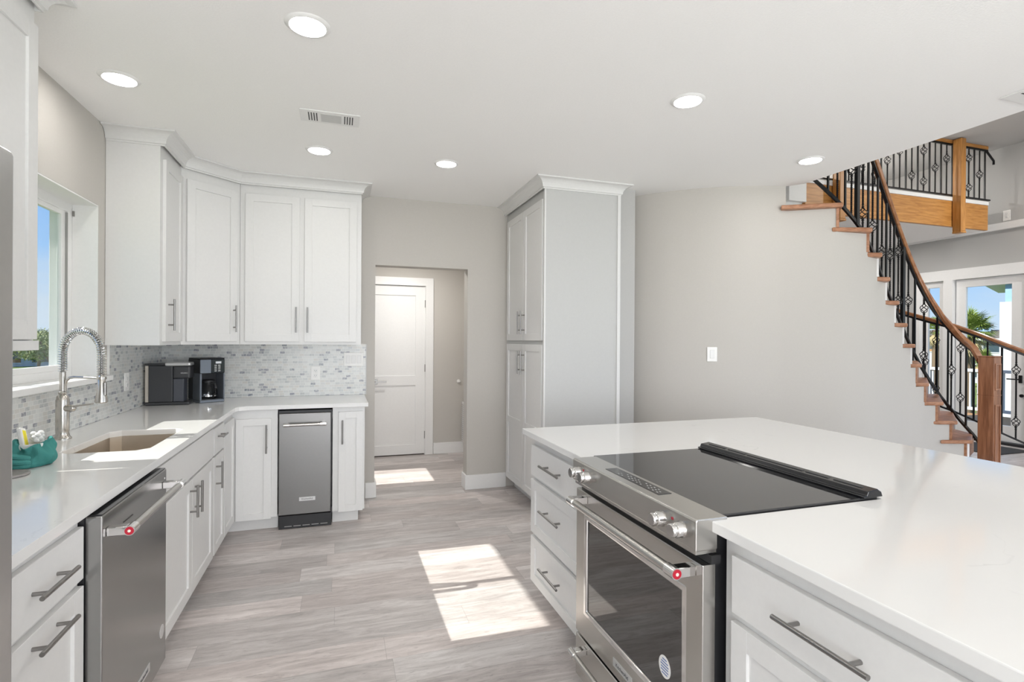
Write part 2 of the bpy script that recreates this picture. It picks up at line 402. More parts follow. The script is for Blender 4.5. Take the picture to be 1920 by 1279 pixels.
def thing(name, loc, label, cat, group=None):
    o = bpy.data.objects.new(name, None); COL.objects.link(o); o.location = loc; o.empty_display_size = .1
    return tag(o, label, cat, group)
def tag(o, label, cat, group=None, kind=None):
    o['label'] = label; o['category'] = cat
    if group: o['group'] = group
    if kind: o['kind'] = kind
    return o
def struct(o): o['kind'] = 'structure'; return o
def copy_tree(o, parent=None):
    c = o.copy(); COL.objects.link(c)
    if parent is not None: c.parent = parent
    for ch in list(o.children): copy_tree(ch, c)
    return c

def panel(parent, name, mat, O, u, n, w, h, shaker=True, t=.019, stile=.057, rail=None, rec=.009, mids=()):
    """cabinet door or drawer front. O = lower corner on the carcass face, u = width direction, n = outward normal"""
    u, n, O = Vector(u).normalized(), Vector(n).normalized(), Vector(O); z = Vector((0, 0, 1))
    mt = Matrix((( u.x, z.x, n.x, O.x), (u.y, z.y, n.y, O.y), (u.z, z.z, n.z, O.z), (0, 0, 0, 1)))
    mb = MB()
    if shaker:
        rail = rail or stile
        zs = [rail] + [q for m_ in mids for q in (m_-rail/2, m_+rail/2)] + [h-rail]
        mb.box(0, stile, 0, h, 0, t, .0012, mat=mt); mb.box(w-stile, w, 0, h, 0, t, .0012, mat=mt)
        mb.box(stile-.001, w-stile+.001, 0, rail, 0, t-.0002, .0010, mat=mt); mb.box(stile-.001, w-stile+.001, h-rail, h, 0, t-.0002, .0010, mat=mt)
        for m_ in mids: mb.box(stile-.001, w-stile+.001, m_-rail/2, m_+rail/2, 0, t-.0002, .001, mat=mt)
        mb.box(stile-.002, w-stile+.002, rail-.002, h-rail+.002, .002, t-rec, 0, mat=mt)
    else:
        mb.box(0, w, 0, h, 0, t, .003, 2, mat=mt)
    return mb.build(name, mat, parent)
def bar_handle(parent, c, along, n, L=.19, r=.006, so=.034, name='handle', mat='handle_nickel'):
    """bar pull; c = centre of the bar projected on the door face"""
    c, a, n = Vector(c), Vector(along).normalized(), Vector(n).normalized()
    mb = MB(); b = c+n*so
    mb.cyl(b-a*L/2, b+a*L/2, r, n=14)
    for s_ in (-1, 1): mb.cyl(c+a*s_*L*.32, b+a*s_*L*.32, r*.85, n=10)
    return mb.build(name, mat, parent, smooth=True)
def text_mesh(name, body, size, mat, parent, O, u, v, ext=.0006, align='CENTER'):
    cu = bpy.data.curves.new(name, 'FONT'); cu.body = body; cu.size = size; cu.extrude = ext; cu.align_x = align; cu.align_y = 'CENTER'
    tmp = bpy.data.objects.new(name, cu); COL.objects.link(tmp)
    dg = bpy.context.evaluated_depsgraph_get(); me = bpy.data.meshes.new_from_object(tmp.evaluated_get(dg))
    bpy.data.objects.remove(tmp)
    u, v = Vector(u).normalized(), Vector(v).normalized(); n = u.cross(v)
    mt = Matrix(((u.x, v.x, n.x, O[0]), (u.y, v.y, n.y, O[1]), (u.z, v.z, n.z, O[2]), (0, 0, 0, 1)))
    me.transform(mt); me.materials.clear(); me.materials.append(M(mat))
    o = bpy.data.objects.new(name, me); COL.objects.link(o); par(o, parent); return o

# ------------------------------------------------------------------ the shell of the building
ZC = 2.658; XL = -1.333; YB = 4.806
curve = [(2.35, 4.35), (2.372, 4.20), (2.438, 4.048), (2.585, 3.866), (2.734, 3.724), (2.869, 3.616), (3.081, 3.494), (3.426, 3.37)]
struct(MB().box(-1.55, 8.9, -4.35, 7.65, -.25, 0).build('floor', 'vinyl_plank'))
cl = [(-1.55, -4.35), (3.514, -4.35), (3.514, 3.275), (3.43, 3.375)] + [(x+.02, y+.03) for x, y in curve[:-1][::-1]] + [(2.35, 4.946), (-1.55, 4.946)]
struct(MB().slab(cl, [], ZC, 3.2).build('ceiling', 'ceiling_paint'))
struct(MB().box(XL, 1.5, 4.946, 6.42, 2.44, 2.6).build('ceiling_hall', 'ceiling_paint'))
struct(MB().box(-1.55, 8.9, -4.35, 7.65, 4.10, 4.3).build('ceiling_upper', 'wall_gray'))
WIN = (2.25, 3.663, 1.14, 2.165)
struct(MB().wall('x', -1.55, XL, -4.35, 7.65, 0, 4.1, [WIN, (5.25, 5.83, .9, 1.92), (-3.8, -.9, .15, 2.45)]).build('wall_left', 'wall_paint'))
struct(MB().wall('y', YB, 4.946, XL, 2.35, 0, ZC, [(.30, 1.135, 0, 2.055)]).build('wall_back', 'wall_paint'))
struct(MB().box(2.168, 2.348, 3.88, YB, 0, ZC).build('wall_pantry', 'wall_gray'))
struct(MB().wall('y', 6.42, 6.56, XL, 1.5, 0, 2.6, [(.215, 1.0, 0, 2.05)]).build('wall_hall', 'wall_paint'))
struct(MB().box(1.5, 1.64, 4.946, 7.5, 0, 2.94).build('wall_hall_right', 'wall_paint'))
struct(MB().wall('y', -4.35, -4.2, XL, 8.7, 0, 4.1, [(-.9, 3.1, .1, 2.4), (4.0, 8.3, .1, 3.6)]).build('wall_front', 'wall_paint'))
struct(MB().box(XL, 8.7, 7.5, 7.65, 0, 4.1).build('wall_far', 'wall_paint'))
struct(MB().wall('x', 8.7, 8.9, -4.2, 7.5, 0, 4.1, [(4.40, 5.95, 0, 2.40), (-3.4, 3.4, .25, 2.5)]).build('wall_right', 'wall_gray'))
# upper storey slab behind the balcony beam
struct(MB().box(2.35, 8.46, 4.905, 7.5, 2.95, 3.30).build('ceiling_balcony', 'ceiling_paint'))
struct(MB().box(8.66, 8.70, -4.2, 7.5, 2.96, 3.06, .006).build('trim_1', 'trim_white'))
# sloping eave of the roof outside the sink window
struct(MB().box(-2.55, -1.55, -4.6, 8, 2.72, 2.85).build('roof_eave', 'siding_white'))

# ---- staircase geometry in plan
CY, SY = math.cos(YAW), math.sin(YAW)
def pl(u, D): X = (u-960)/989.1*D; return (CY*X+SY*D, -SY*X+CY*D)
RISE = .1845; Z0 = .4625
tz = [Z0+RISE*k for k in range(-2, 13)]                        # index k+2
near = {0: ((5.488, 3.527), (5.78, 3.432))}
uL = [1765, 1746.5, 1724, 1712.5, 1703, 1686.7, 1671, 1654, 1637.4, 1617, 1559, 1463]
uR = [1825, 1797, 1770.5, 1743, 1729, 1716.6, 1702, 1686.5, 1669, 1653.8, 1635, 1580]
DD = [5.06, 5.06, 5.04, 5.0, 4.9, 4.78, 4.64, 4.49, 4.35, 4.25, 4.17, 4.12]
near = {k: (pl(uL[k], DD[k] + (.10 if k == 11 else 0)), pl(uR[k], DD[k])) for k in range(12)}
# plan of the far side railing as a function of height
PP = [(.08, (6.00, 3.42)), (.27, (6.02, 3.45)), (.39, (6.08, 3.53)), (.59, pl(1797, 5.68)), (.77, pl(1769, 5.8)), (.99, pl(1741, 5.82)), (1.30, pl(1711, 5.72)), (1.65, pl(1684, 5.48)),
      (1.87, pl(1666, 5.27)), (2.056, pl(1650, 5.07)), (2.289, pl(1632, 4.92)), (2.443, pl(1618, 4.82)), (2.65, pl(1572, 4.72)), (2.86, pl(1527, 4.75)), (3.02, pl(1490, 4.85)), (3.3, pl(1440, 5.0))]
def P(z):
    for (a, p), (b, q) in zip(PP, PP[1:]):
        if z <= b or b == PP[-1][0]:
            t = (z-a)/(b-a); return Vector((p[0]+(q[0]-p[0])*t, p[1]+(q[1]-p[1])*t))
uR_ = [1812, 1784, 1757, 1734.5, 1718, 1708, 1692.8, 1677, 1660, 1644, 1626, 1569]
Dw = [DD[k] if k == 0 else (DD[k]+DD[k-1])/2 for k in range(12)]
for _ in range(2): Dw = [Dw[0]]+[Dw[i-1]*.25+Dw[i]*.5+Dw[i+1]*.25 for i in range(1, 11)]+[Dw[11]]
Wp = [Vector(pl(uR_[k], Dw[k]+.03)) for k in range(12)]
Wp.append(Vector((3.426, 3.37)))
# curved wall: up to the ceiling at the kitchen, stepped under the treads
mb = MB(); th = .10
cp = [Vector(c) for c in curve]
def strip(a, b, z1, na=None, nb=None):
    a, b = Vector(a), Vector(b); d = (b-a).normalized(); nrm = Vector((-d.y, d.x))
    if nrm.y < 0: nrm = -nrm
    A = [a, b, b+nrm*th, a+nrm*th]
    mb.prism([(p.x, p.y) for p in A], 0, z1)
# smooth curve segments joined by mitred normals
def ribbon(pts, ztop):
    n = len(pts); off = []
    for i, p in enumerate(pts):
        d = (pts[min(i+1, n-1)]-pts[max(i-1, 0)]).normalized(); nr = Vector((-d.y, d.x)); off.append(p+nr*th)
    for i in range(n-1):
        mb.prism([(q.x, q.y) for q in (pts[i], pts[i+1], off[i+1], off[i])], 0, ztop)
fine = []
for i in range(len(cp)-1):
    p0, p1, p2, p3 = cp[max(i-1, 0)], cp[i], cp[i+1], cp[min(i+2, len(cp)-1)]
    for s_ in range(4):
        t = s_/4; fine.append(.5*((2*p1)+(p2-p0)*t+(2*p0-5*p1+4*p2-p3)*t*t+(3*p1-p0-3*p2+p3)*t**3))
fine.append(cp[-1])
path = fine[:]; tops = [ZC]*(len(fine)-1)
for k in range(11, -1, -1): path.append(Wp[k]); tops.append(Z0+RISE*k-.036)
path.append(Vector((5.96, 3.375))); tops.append(Z0-RISE-.036)
lev = sorted({0.0, *tops}); n = len(path); back = []
for i, p in enumerate(path):
    d = (path[min(i+1, n-1)]-path[max(i-1, 0)]).normalized(); back.append(p+Vector((-d.y, d.x))*th)
vd = {}
def vv(s_, i, z):
    if (s_, i, z) not in vd:
        q = (path, back)[s_][i]; vd[s_, i, z] = mb.b.verts.new((q.x, q.y, z))
    return vd[s_, i, z]
for i in range(n-1):
    zl = [z for z in lev if z <= tops[i]]
    for a_, b_ in zip(zl, zl[1:]):
        for s_ in (0, 1): mb.b.faces.new((vv(s_, i, a_), vv(s_, i+1, a_), vv(s_, i+1, b_), vv(s_, i, b_)))
    mb.b.faces.new((vv(0, i, zl[-1]), vv(0, i+1, zl[-1]), vv(1, i+1, zl[-1]), vv(1, i, zl[-1])))
    mb.b.faces.new((vv(0, i, 0.0), vv(0, i+1, 0.0), vv(1, i+1, 0.0), vv(1, i, 0.0)))
for i in range(n):
    h0 = tops[i-1] if i else 0.0; h1 = tops[i] if i < n-1 else 0.0
    lo_, hi_ = min(h0, h1), max(h0, h1); zl = [z for z in lev if lo_ <= z <= hi_]
    for a_, b_ in zip(zl, zl[1:]): mb.b.faces.new((vv(0, i, a_), vv(1, i, a_), vv(1, i, b_), vv(0, i, b_)))
struct(mb.build('wall_stair', 'wall_paint', smooth=True))
# ---- baseboards
def bb(name, *boxes):
    m_ = MB()
    for b_ in boxes: m_.box(*b_, .003)
    return struct(m_.build(name, 'trim_white'))
struct(MB().prism([(.2215, YB-.016), (.316, YB-.016), (.316, 4.95), (.3, 4.95), (.3, YB), (.2215, YB)], 0, .135)
       .prism([(1.119, YB-.016), (1.515, YB-.016), (1.515, YB), (1.135, YB), (1.135, 4.95), (1.119, 4.95)], 0, .135).build('baseboard_back', 'trim_white', bevel=.003))
bb('baseboard_hall', (1.095, 1.5, 6.404, 6.42, 0, .135), (1.484, 1.5, 4.95, 6.404, 0, .135))
bb('baseboard_right', (8.684, 8.7, 5.96, 7.5, 0, .135), (8.684, 8.7, -4.2, 4.38, 0, .135))

# ------------------------------------------------------------------ sink window
w1 = struct(MB().wall('x', -1.545, -1.456, WIN[0], WIN[1], 1.172, WIN[3], [(2.33, 3.61, 1.215, 2.105)]).build('window_1', 'trim_white', bevel=.003))
mb = MB().wall('x', -1.525, -1.487, 2.34, 3.036, 1.21, 2.105, [(2.47, 3.002, 1.25, 2.075)])
mb.wall('x', -1.487, -1.465, 3.0, 3.615, 1.21, 2.11, [(3.038, 3.555, 1.245, 2.08)])
mb.build('sash', 'trim_white', w1, bevel=.002)
MB().box(-1.51, -1.506, 2.46, 3.01, 1.24, 2.085).build('pane', 'glass', w1)
MB().box(-1.48, -1.476, 3.03, 3.565, 1.235, 2.09).build('pane', 'glass', w1)
MB().box(-1.4555, -1.334, 3.655, 3.6625, 1.173, 2.165).box(-1.4555, -1.334, 2.2505, 3.655, 2.157, 2.1645).build('jamb_liner', 'trim_white', w1)
MB().box(-1.452, -1.444, 3.646, 3.655, 2.09, 2.12).build('latch', 'handle_nickel', w1)
MB().box(-1.4645, -1.4565, 3.594, 3.606, 1.22, 2.10).build('track', 'grille', w1)
MB().box(-1.545, -1.298, 2.25, 3.785, 1.141, 1.172, .003).build('window_sill', 'trim_white', w1)
w2 = struct(MB().wall('x', -1.53, -1.47, 5.25, 5.83, .9, 1.92, [(5.27, 5.815, .93, 1.87)]).build('window_2', 'trim_white'))

# ------------------------------------------------------------------ hall door
d1 = struct(MB().wall('y', 6.40, 6.425, .13, 1.09, 0, 2.14, [(.222, .995, 0, 2.045)]).box(.215, .225, 6.42, 6.54, 0, 2.05).box(.99, 1.0, 6.42, 6.54, 0, 2.05).build('door_1', 'trim_white', bevel=.003))
o = panel(d1, 'door_leaf', 'trim_white', (.228, 6.472, .012), (1, 0, 0), (0, -1, 0), .762, 2.03, True, .04, .112, .115, .012, mids=(.89,))
mb = MB(); mb.box(.385, .435, 6.424, 6.432, .865, .925, .003); mb.cyl((.41, 6.43, .895), (.41, 6.39, .895), .009); mb.box(.40, .535, 6.378, 6.392, .887, .903, .003)
mb.build('handle', 'handle_nickel', d1)
for z in (1.83, 1.05, .24): MB().cyl((.993, 6.425, z-.045), (.993, 6.425, z+.045), .007, n=10).build('hinge', 'handle_nickel', d1)
t = thing('door_bumper', (1.409, 6.42, .882), 'small round white door bumper on the hall wall', 'door stop')
MB().cyl((1.409, 6.419, .882), (1.409, 6.412, .882), .024, .022).build('base', 'plate_white', t, True); MB().ball((1.409, 6.404, .882), .018, (1, .7, 1)).build('bumper', 'plate_white', t, True)
t = thing('wall_vent', (1.47, 6.28, .1), 'white wall vent low at the right end of the hall wall', 'vent')
MB().box(1.445, 1.4835, 6.17, 6.402, .14, .63, .003).build('frame', 'trim_white', t)
mb = MB()
for i in range(18): mb.box(1.442, 1.446, 6.19, 6.385, .165+i*.025, .178+i*.025)
mb.build('louvers', 'vent_gray', t)

# ------------------------------------------------------------------ french doors in the right wall
d2 = MB().wall('x', 8.66, 8.88, 4.40, 5.95, 0, 2.486, [(4.52, 5.42, .03, 2.33), (5.55, 5.88, .03, 2.33)])
d2 = struct(d2.build('door_2', 'trim_white', bevel=.004))
MB().wall('x', 8.72, 8.765, 4.535, 5.41, .04, 2.325, [(4.724, 5.281, .26, 2.212)]).build('door_leaf', 'trim_white', d2, bevel=.004)
MB().wall('x', 8.72, 8.765, 5.56, 5.875, .04, 2.325, [(5.635, 5.80, .14, 2.24)]).build('sidelight_frame', 'trim_white', d2, bevel=.004)
MB().box(8.74, 8.745, 4.72, 5.285, .255, 2.216).build('pane', 'glass', d2)
MB().box(8.74, 8.745, 5.63, 5.805, .135, 2.245).build('pane', 'glass', d2)
mb = MB(); mb.box(8.705, 8.72, 4.595, 4.635, .86, .965, .004); mb.cyl((8.705, 4.615, .91), (8.66, 4.615, .91), .010); mb.box(8.645, 8.662, 4.60, 4.74, .902, .918, .004)
mb.build('handle', 'black_iron', d2)
MB().cyl((8.72, 4.60, .69), (8.70, 4.60, .69), .022).build('deadbolt', 'black_iron', d2)
MB().box(8.655, 8.90, 4.52, 5.42, 0, .035).build('threshold', 'black_plastic', d2)
tag(MB().box(7.75, 8.45, 4.35, 5.25, 0, .014, .005).build('door_mat', 'rubber_mat'), 'thin black mat on the floor at the french door', 'mat')

# ------------------------------------------------------------------ countertops
sink_hole = [(-1.115, 2.70), (-1.075, 2.66), (-.83, 2.66), (-.79, 2.70), (-.79, 3.205), (-.83, 3.245), (-1.075, 3.245), (-1.115, 3.205)]
ct = MB().slab([(-1.325, 1.36), (-.686, 1.36), (-.686, 4.085), (-.668, 4.128), (-.62, 4.156), (.213, 4.156), (.213, YB-.008), (-1.325, YB-.008)], [sink_hole], .884, .914)
tag(ct.build('countertop', 'quartz', bevel=.003), 'white quartz countertop running round the corner under the sink window', 'countertop')
ic = MB().slab([(.958, -.45), (2.55, -.45), (2.55, 2.735), (.958, 2.735), (.958, 1.985), (1.60, 1.985), (1.60, 1.197), (.958, 1.197)], [], .884, .914)
tag(ic.build('island_countertop', 'quartz', bevel=.003), 'wide white quartz island top cut out round the range', 'countertop')

# ------------------------------------------------------------------ backsplash
mb = MB().wall('x', XL+.0005, -1.3255, 1.36, YB-.009, .9145, 1.352, [(1.36, 3.79, 1.139, 1.36)])
bs = mb.build('backsplash', 'mosaic_tile'); tag(bs, 'grey and white mosaic tile backsplash on the window wall', 'backsplash')
MB().box(-1.3325, -1.321, 3.786, 3.795, 1.174, 1.352).build('edge_trim', 'trim_white', bs)
bs = MB().box(-1.325, .222, YB-.009, YB-.0005, .9145, 1.352).build('backsplash', 'mosaic_tile'); tag(bs, 'grey and white mosaic tile backsplash behind the coffee makers and outlets', 'backsplash')
MB().box(.222, .229, YB-.012, YB-.0005, .9145, 1.352).build('edge_trim', 'vent_gray', bs)

# ------------------------------------------------------------------ base cabinets, left run (doors face +x at x = -.70)
CW = 'cabinet_white'
def body_x(t, y0, y1, x0=-1.325, xf=-.719, z1=.883, toe=-.79, hollow=False):
    mb = MB()
    if hollow:
        mb.box(x0, xf, y0, y0+.018, .10, z1); mb.box(x0, xf, y1-.018, y1, .10, z1); mb.box(x0, xf, y0+.018, y1-.018, .10, .118); mb.box(x0, x0+.012, y0+.018, y1-.018, .118, z1)
        mb.box(xf-.018, xf, y0+.018, y1-.018, .68, z1)
    else: mb.box(x0, xf, y0, y1, .10, z1)
    mb.build('body', CW, t)
    MB().box(x0, toe, y0, y1, 0, .0995).build('toe_kick', CW, t)
X_, Y_, Z_ = (1, 0, 0), (0, 1, 0), (0, 0, 1)
NX, NY = (-1, 0, 0), (0, -1, 0)
t = thing('base_cabinet', (-1.0, 1.6, 0), 'white drawer base cabinet between the fridge and the dishwasher', 'cabinet')
body_x(t, 1.362, 1.845)
d = panel(t, 'drawer', CW, (-.719, 1.375, .700), Y_, X_, .462, .152, False); bar_handle(d, (-.70, 1.625, .778), Y_, X_, .185)
d = panel(t, 'drawer', CW, (-.719, 1.375, .112), Y_, X_, .462, .568); bar_handle(d, (-.70, 1.625, .645), Y_, X_, .185)
t = thing('base_cabinet', (-1.0, 2.99, 0), 'white two-door sink base cabinet under the window', 'cabinet')
body_x(t, 2.470, 3.506, hollow=True)
panel(t, 'false_front', CW, (-.719, 2.482, .700), Y_, X_, 1.012, .165, False)
d = panel(t, 'door', CW, (-.719, 2.482, .105), Y_, X_, .543, .583); bar_handle(d, (-.70, 2.985, .585), Z_, X_, .16)
d = panel(t, 'door', CW, (-.719, 3.031, .105), Y_, X_, .463, .583); bar_handle(d, (-.70, 3.075, .585), Z_, X_, .16)
t = thing('base_cabinet', (-1.0, 3.66, 0), 'narrow white base cabinet with one drawer over a door, right of the sink', 'cabinet')
body_x(t, 3.508, 3.815)
d = panel(t, 'drawer', CW, (-.719, 3.518, .700), Y_, X_, .287, .160, False); bar_handle(d, (-.70, 3.655, .80), Y_, X_, .13)
d = panel(t, 'door', CW, (-.719, 3.518, .105), Y_, X_, .287, .583, stile=.05); bar_handle(d, (-.70, 3.565, .575), Z_, X_, .16)
t = thing('base_cabinet', (-1.0, 4.4, 0), 'white corner base cabinet with two doors meeting in the corner', 'cabinet')
MB().prism([(-1.325, 3.817), (-.719, 3.817), (-.719, 4.189), (-.424, 4.189), (-.424, 4.796), (-1.325, 4.796)], .10, .883).build('body', CW, t)
MB().prism([(-1.325, 3.817), (-.79, 3.817), (-.79, 4.25), (-.424, 4.25), (-.424, 4.796), (-1.325, 4.796)], 0, .0995).build('toe_kick', CW, t)
panel(t, 'door', CW, (-.719, 3.825, .105), Y_, X_, .325, .735, stile=.05)
d = panel(t, 'door', CW, (-.697, 4.189, .092), X_, NY, .232, .728, stile=.05); bar_handle(d, (-.494, 4.17, .675), Z_, NY, .205)
t = thing('base_cabinet', (.07, 4.45, 0), 'slim white pull-out base cabinet at the doorway end of the counter', 'cabinet')
MB().box(-.044, .188, 4.189, 4.796, .10, .883).build('body', CW, t)
MB().box(-.044, .145, 4.25, 4.796, 0, .0995).build('toe_kick', CW, t)
d = panel(t, 'door', CW, (-.002, 4.189, .095), X_, NY, .178, .755, stile=.05); bar_handle(d, (.026, 4.17, .70), Z_, NY, .18)

# ------------------------------------------------------------------ appliances with a bar handle and red medallion
def pro_handle(parent, a, b, n, foot, r=.0125, medal=True, sub=True):
    """tubular handle from a to b (Vectors, bar axis); foot = distance back to the door along -n"""
    a, b, n = Vector(a), Vector(b), Vector(n).normalized(); d = (b-a).normalized(); L = (b-a).length
    mb = MB(); mb.cyl(a, b, r, n=20)
    h = mb.build('handle', 'steel_y', parent, True)
    for p, s_ in ((a, 1), (b, -1)):
        mb = MB(); mb.cyl(p-d*s_*.012, p+d*s_*.030, r*1.22, n=20)
        u = n.cross(d)
        mt = Matrix(((d.x, n.x, u.x, 0), (d.y, n.y, u.y, 0), (d.z, n.z, u.z, 0), (0, 0, 0, 1)))
        mb.box(-.010, .020, -foot, 0, -r*1.05, r*1.05, .002, mat=Matrix.Translation(p+d*(0 if s_ > 0 else -.010)) @ mt)
        mb.build('handle_end', 'chrome', h, True)
    if medal:
        p = a-d*.012
        MB().cyl(p, p-d*.0015, r*.98, n=24).build('medallion', 'red_enamel', h); MB().cyl(p-d*.001, p-d*.0025, r*.34, n=16).build('medallion_center', 'cream', h)
    return h
def badge(parent, O, u, v, w, h, n):
    u, v, n, O = Vector(u), Vector(v), Vector(n), Vector(O)
    mt = Matrix(((u.x, v.x, n.x, O.x), (u.y, v.y, n.y, O.y), (u.z, v.z, n.z, O.z), (0, 0, 0, 1)))
    b = MB().box(-w/2, w/2, -h/2, h/2, 0, .002, .0005, mat=mt).build('badge', 'silver_plastic', parent)
    text_mesh('lettering', 'KitchenAid', h*.62, 'print_dark', b, O+n*.0022, u, v, .0003)
# dishwasher
t = thing('dishwasher', (-1.0, 2.15, 0), 'stainless dishwasher with bar handle under the left counter', 'dishwasher')
MB().box(-1.32, -.705, 1.853, 2.462, .10, .872).build('tub', 'black_plastic', t)
MB().box(-1.32, -.76, 1.853, 2.462, .0, .099).build('toe_kick', 'black_plastic', t)
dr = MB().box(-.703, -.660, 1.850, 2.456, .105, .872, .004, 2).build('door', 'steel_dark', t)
MB().box(-.700, -.663, 1.856, 2.45, .8722, .876).build('control_strip', 'black_gloss', t)
MB().box(-.6605, -.6585, 2.01, 2.09, .800, .803).build('vent_slot', 'slot_dark', dr)
pro_handle(dr, (-.600, 1.885, .815), (-.600, 2.425, .815), X_, .060)
badge(dr, (-.660, 2.20, .185), Y_, Z_, .125, .030, X_)
MB().lathe([(.026, 0), (.026, .0006), (.022, .0008), (0, .0008)], (-.660, 2.405, .24), axis='X').build('sticker', 'silver_plastic', dr)
MB().box(-.660, -.6590, 2.428, 2.434, .835, .841).build('status_light', 'plate_white', dr)
# ice maker
t = thing('ice_maker', (-.234, 4.45, 0), 'narrow stainless ice maker built in under the back counter', 'ice maker')
MB().box(-.418, -.050, 4.20, 4.79, .10, .868).build('cabinet_box', 'black_plastic', t)
dr = MB().box(-.414, -.056, 4.168, 4.199, .108, .850, .003, 2).build('door', 'steel_x', t)
gr = MB().box(-.414, -.050, 4.182, 4.79, .002, .098, .002).build('base_grille', 'black_plastic', t)
mb = MB()
for i in range(5): mb.box(-.375+i*.062, -.325+i*.062, 4.180, 4.1825, .018, .023)
mb.build('grille_slots', 'grille', gr)
pro_handle(dr, (-.368, 4.118, .772), (-.100, 4.118, .772), NY, .050, .0105, medal=False)
badge(dr, (-.219, 4.168, .218), X_, Z_, .112, .028, NY)
for z in (.83, .115): MB().box(-.054, -.046, 4.176, 4.198, z-.025, z+.025).build('hinge', 'black_plastic', t)

# ------------------------------------------------------------------ sink and faucet
t = thing('kitchen_sink', (-.95, 2.95, .68), 'undermount stainless sink in the counter below the window', 'sink')
mb = MB()
rim = [(x, y) for x, y in sink_hole]
def ring(z, s_): return [mb.b.verts.new((-.9525+(x+.9525)*s_, 2.9525+(y-2.9525)*s_, z)) for x, y in rim]
rings = [ring(.8835, 1.05), ring(.8835, 1.0), ring(.70, .985), ring(.69, .95), ring(.688, .1)]
for A, B in zip(rings, rings[1:]):
    for i in range(8): mb.b.faces.new((A[i], A[(i+1) % 8], B[(i+1) % 8], B[i]))
mb.b.faces.new(rings[-1])
o = mb.build('basin', 'steel_sink', t, fix=True); so_ = o.modifiers.new('solid', 'SOLIDIFY'); so_.thickness = .002; so_.offset = 1
MB().lathe([(0, .004), (.03, .004), (.043, .002), (.045, 0)], (-.95, 2.95, .6885)).build('drain', 'chrome', t, True)
FX, FY = -1.250, 3.05
t = thing('faucet', (FX, FY, .914), 'tall brushed nickel spring faucet beside the sink', 'faucet')
MB().lathe([(0, 0), (.036, 0), (.036, .006), (.028, .014), (.0255, .03), (.0265, .04), (.0265, .185), (.022, .205), (.0135, .212), (.0165, .216), (.0165, .224), (.012, .228), (0, .228)], (FX, FY, .914)).build('body', 'nickel', t, True)
MB().cyl((FX, FY, 1.14), (FX, FY, 1.232), .0125).build('riser', 'nickel', t, True)
RA = .1075; arc = [Vector((FX, FY, 1.232+.0075*i)) for i in range(13)]
zc_ = arc[-1].z
for i in range(1, 25):
    a_ = math.pi*i/24; arc.append(Vector((FX+RA-RA*math.cos(a_), FY, zc_+RA*math.sin(a_))))
arc += [Vector((FX+2*RA, FY, zc_-.011*i)) for i in range(1, 10)]
MB().tube(arc, .0065, 10, up=(0, 1, 0)).build('hose', 'handle_nickel', t, True)
co = []; tot = 0; Ls = [0]
for p, q in zip(arc, arc[1:]): tot += (q-p).length; Ls.append(tot)
turns = 46; ns = turns*12
j = 0
for i in range(ns+1):
    sL = tot*i/ns
    while j < len(Ls)-2 and Ls[j+1] < sL: j += 1
    f = (sL-Ls[j])/(Ls[j+1]-Ls[j]); p = arc[j].lerp(arc[j+1], f); dd_ = (arc[j+1]-arc[j]).normalized(); sd = Vector((0, 1, 0)); up_ = dd_.cross(sd)
    an = 2*math.pi*i/12; co.append(p+sd*math.cos(an)*.0165+up_*math.sin(an)*.0165)
MB().tube(co, .0024, 6, up=(0, 1, .01)).build('spring', 'chrome', t, True)
hx = FX+2*RA; hz = arc[-1].z
MB().lathe([(0, 0), (.022, 0), (.026, .004), (.025, .02), (.017, .055), (.0155, .115), (.009, .13), (0, .13)], (hx, FY, 1.092)).build('spray_head', 'nickel', t, True)
MB().box(hx+.012, hx+.026, FY-.006, FY+.006, 1.125, 1.19, .003).build('spray_lever', 'handle_nickel', t)
sup = [Vector((FX+.014, FY, 1.142)), Vector((FX+.016, FY, 1.17)), Vector((FX+.022, FY, 1.192)), Vector((FX+.038, FY, 1.206)), Vector((FX+.06, FY, 1.21)), Vector((hx-.012, FY, 1.208))]
mb = MB().tube(sup, .0055, 10, up=(0, 1, 0)); mb.lathe([(.014, -.006), (.02, -.006), (.02, .006), (.014, .006), (.014, -.006)], (hx, FY, 1.208)); mb.build('support_arm', 'nickel', t, True)
mb = MB().cyl((FX+.022, FY, 1.062), (FX+.055, FY, 1.062), .016); mb.ball((FX+.055, FY, 1.062), .016); mb.build('valve', 'nickel', t, True)
MB().sweep([Vector((FX+.055, FY, 1.066)), Vector((FX+.085, FY, 1.074)), Vector((FX+.15, FY, 1.083)), Vector((FX+.165, FY, 1.085))], [(-.007, -.004), (.007, -.004), (.009, .004), (-.009, .004)]).build('lever', 'nickel', t, True)

t.rotation_euler.z = -math.radians(27.5)
# ------------------------------------------------------------------ refrigerator
t = thing('refrigerator', (-1.0, .9, 0), 'stainless refrigerator at the left edge of the kitchen', 'refrigerator')
MB().box(-1.32, -.70, .42, 1.347, .03, 1.765, .004).build('case', 'fridge_steel', t)
MB().box(-.698, -.635, .42, .882, .58, 1.78, .012, 3).build('door', 'fridge_steel', t)
dr = MB().box(-.698, -.635, .888, 1.353, .58, 1.78, .012, 3).build('door', 'fridge_steel', t)
MB().box(-.698, -.635, .42, 1.353, .06, .57, .012, 3).build('freezer_drawer', 'fridge_steel', t)
MB().box(-1.3, -.74, .45, 1.32, 0, .0295).build('foot_plinth', 'black_plastic', t)

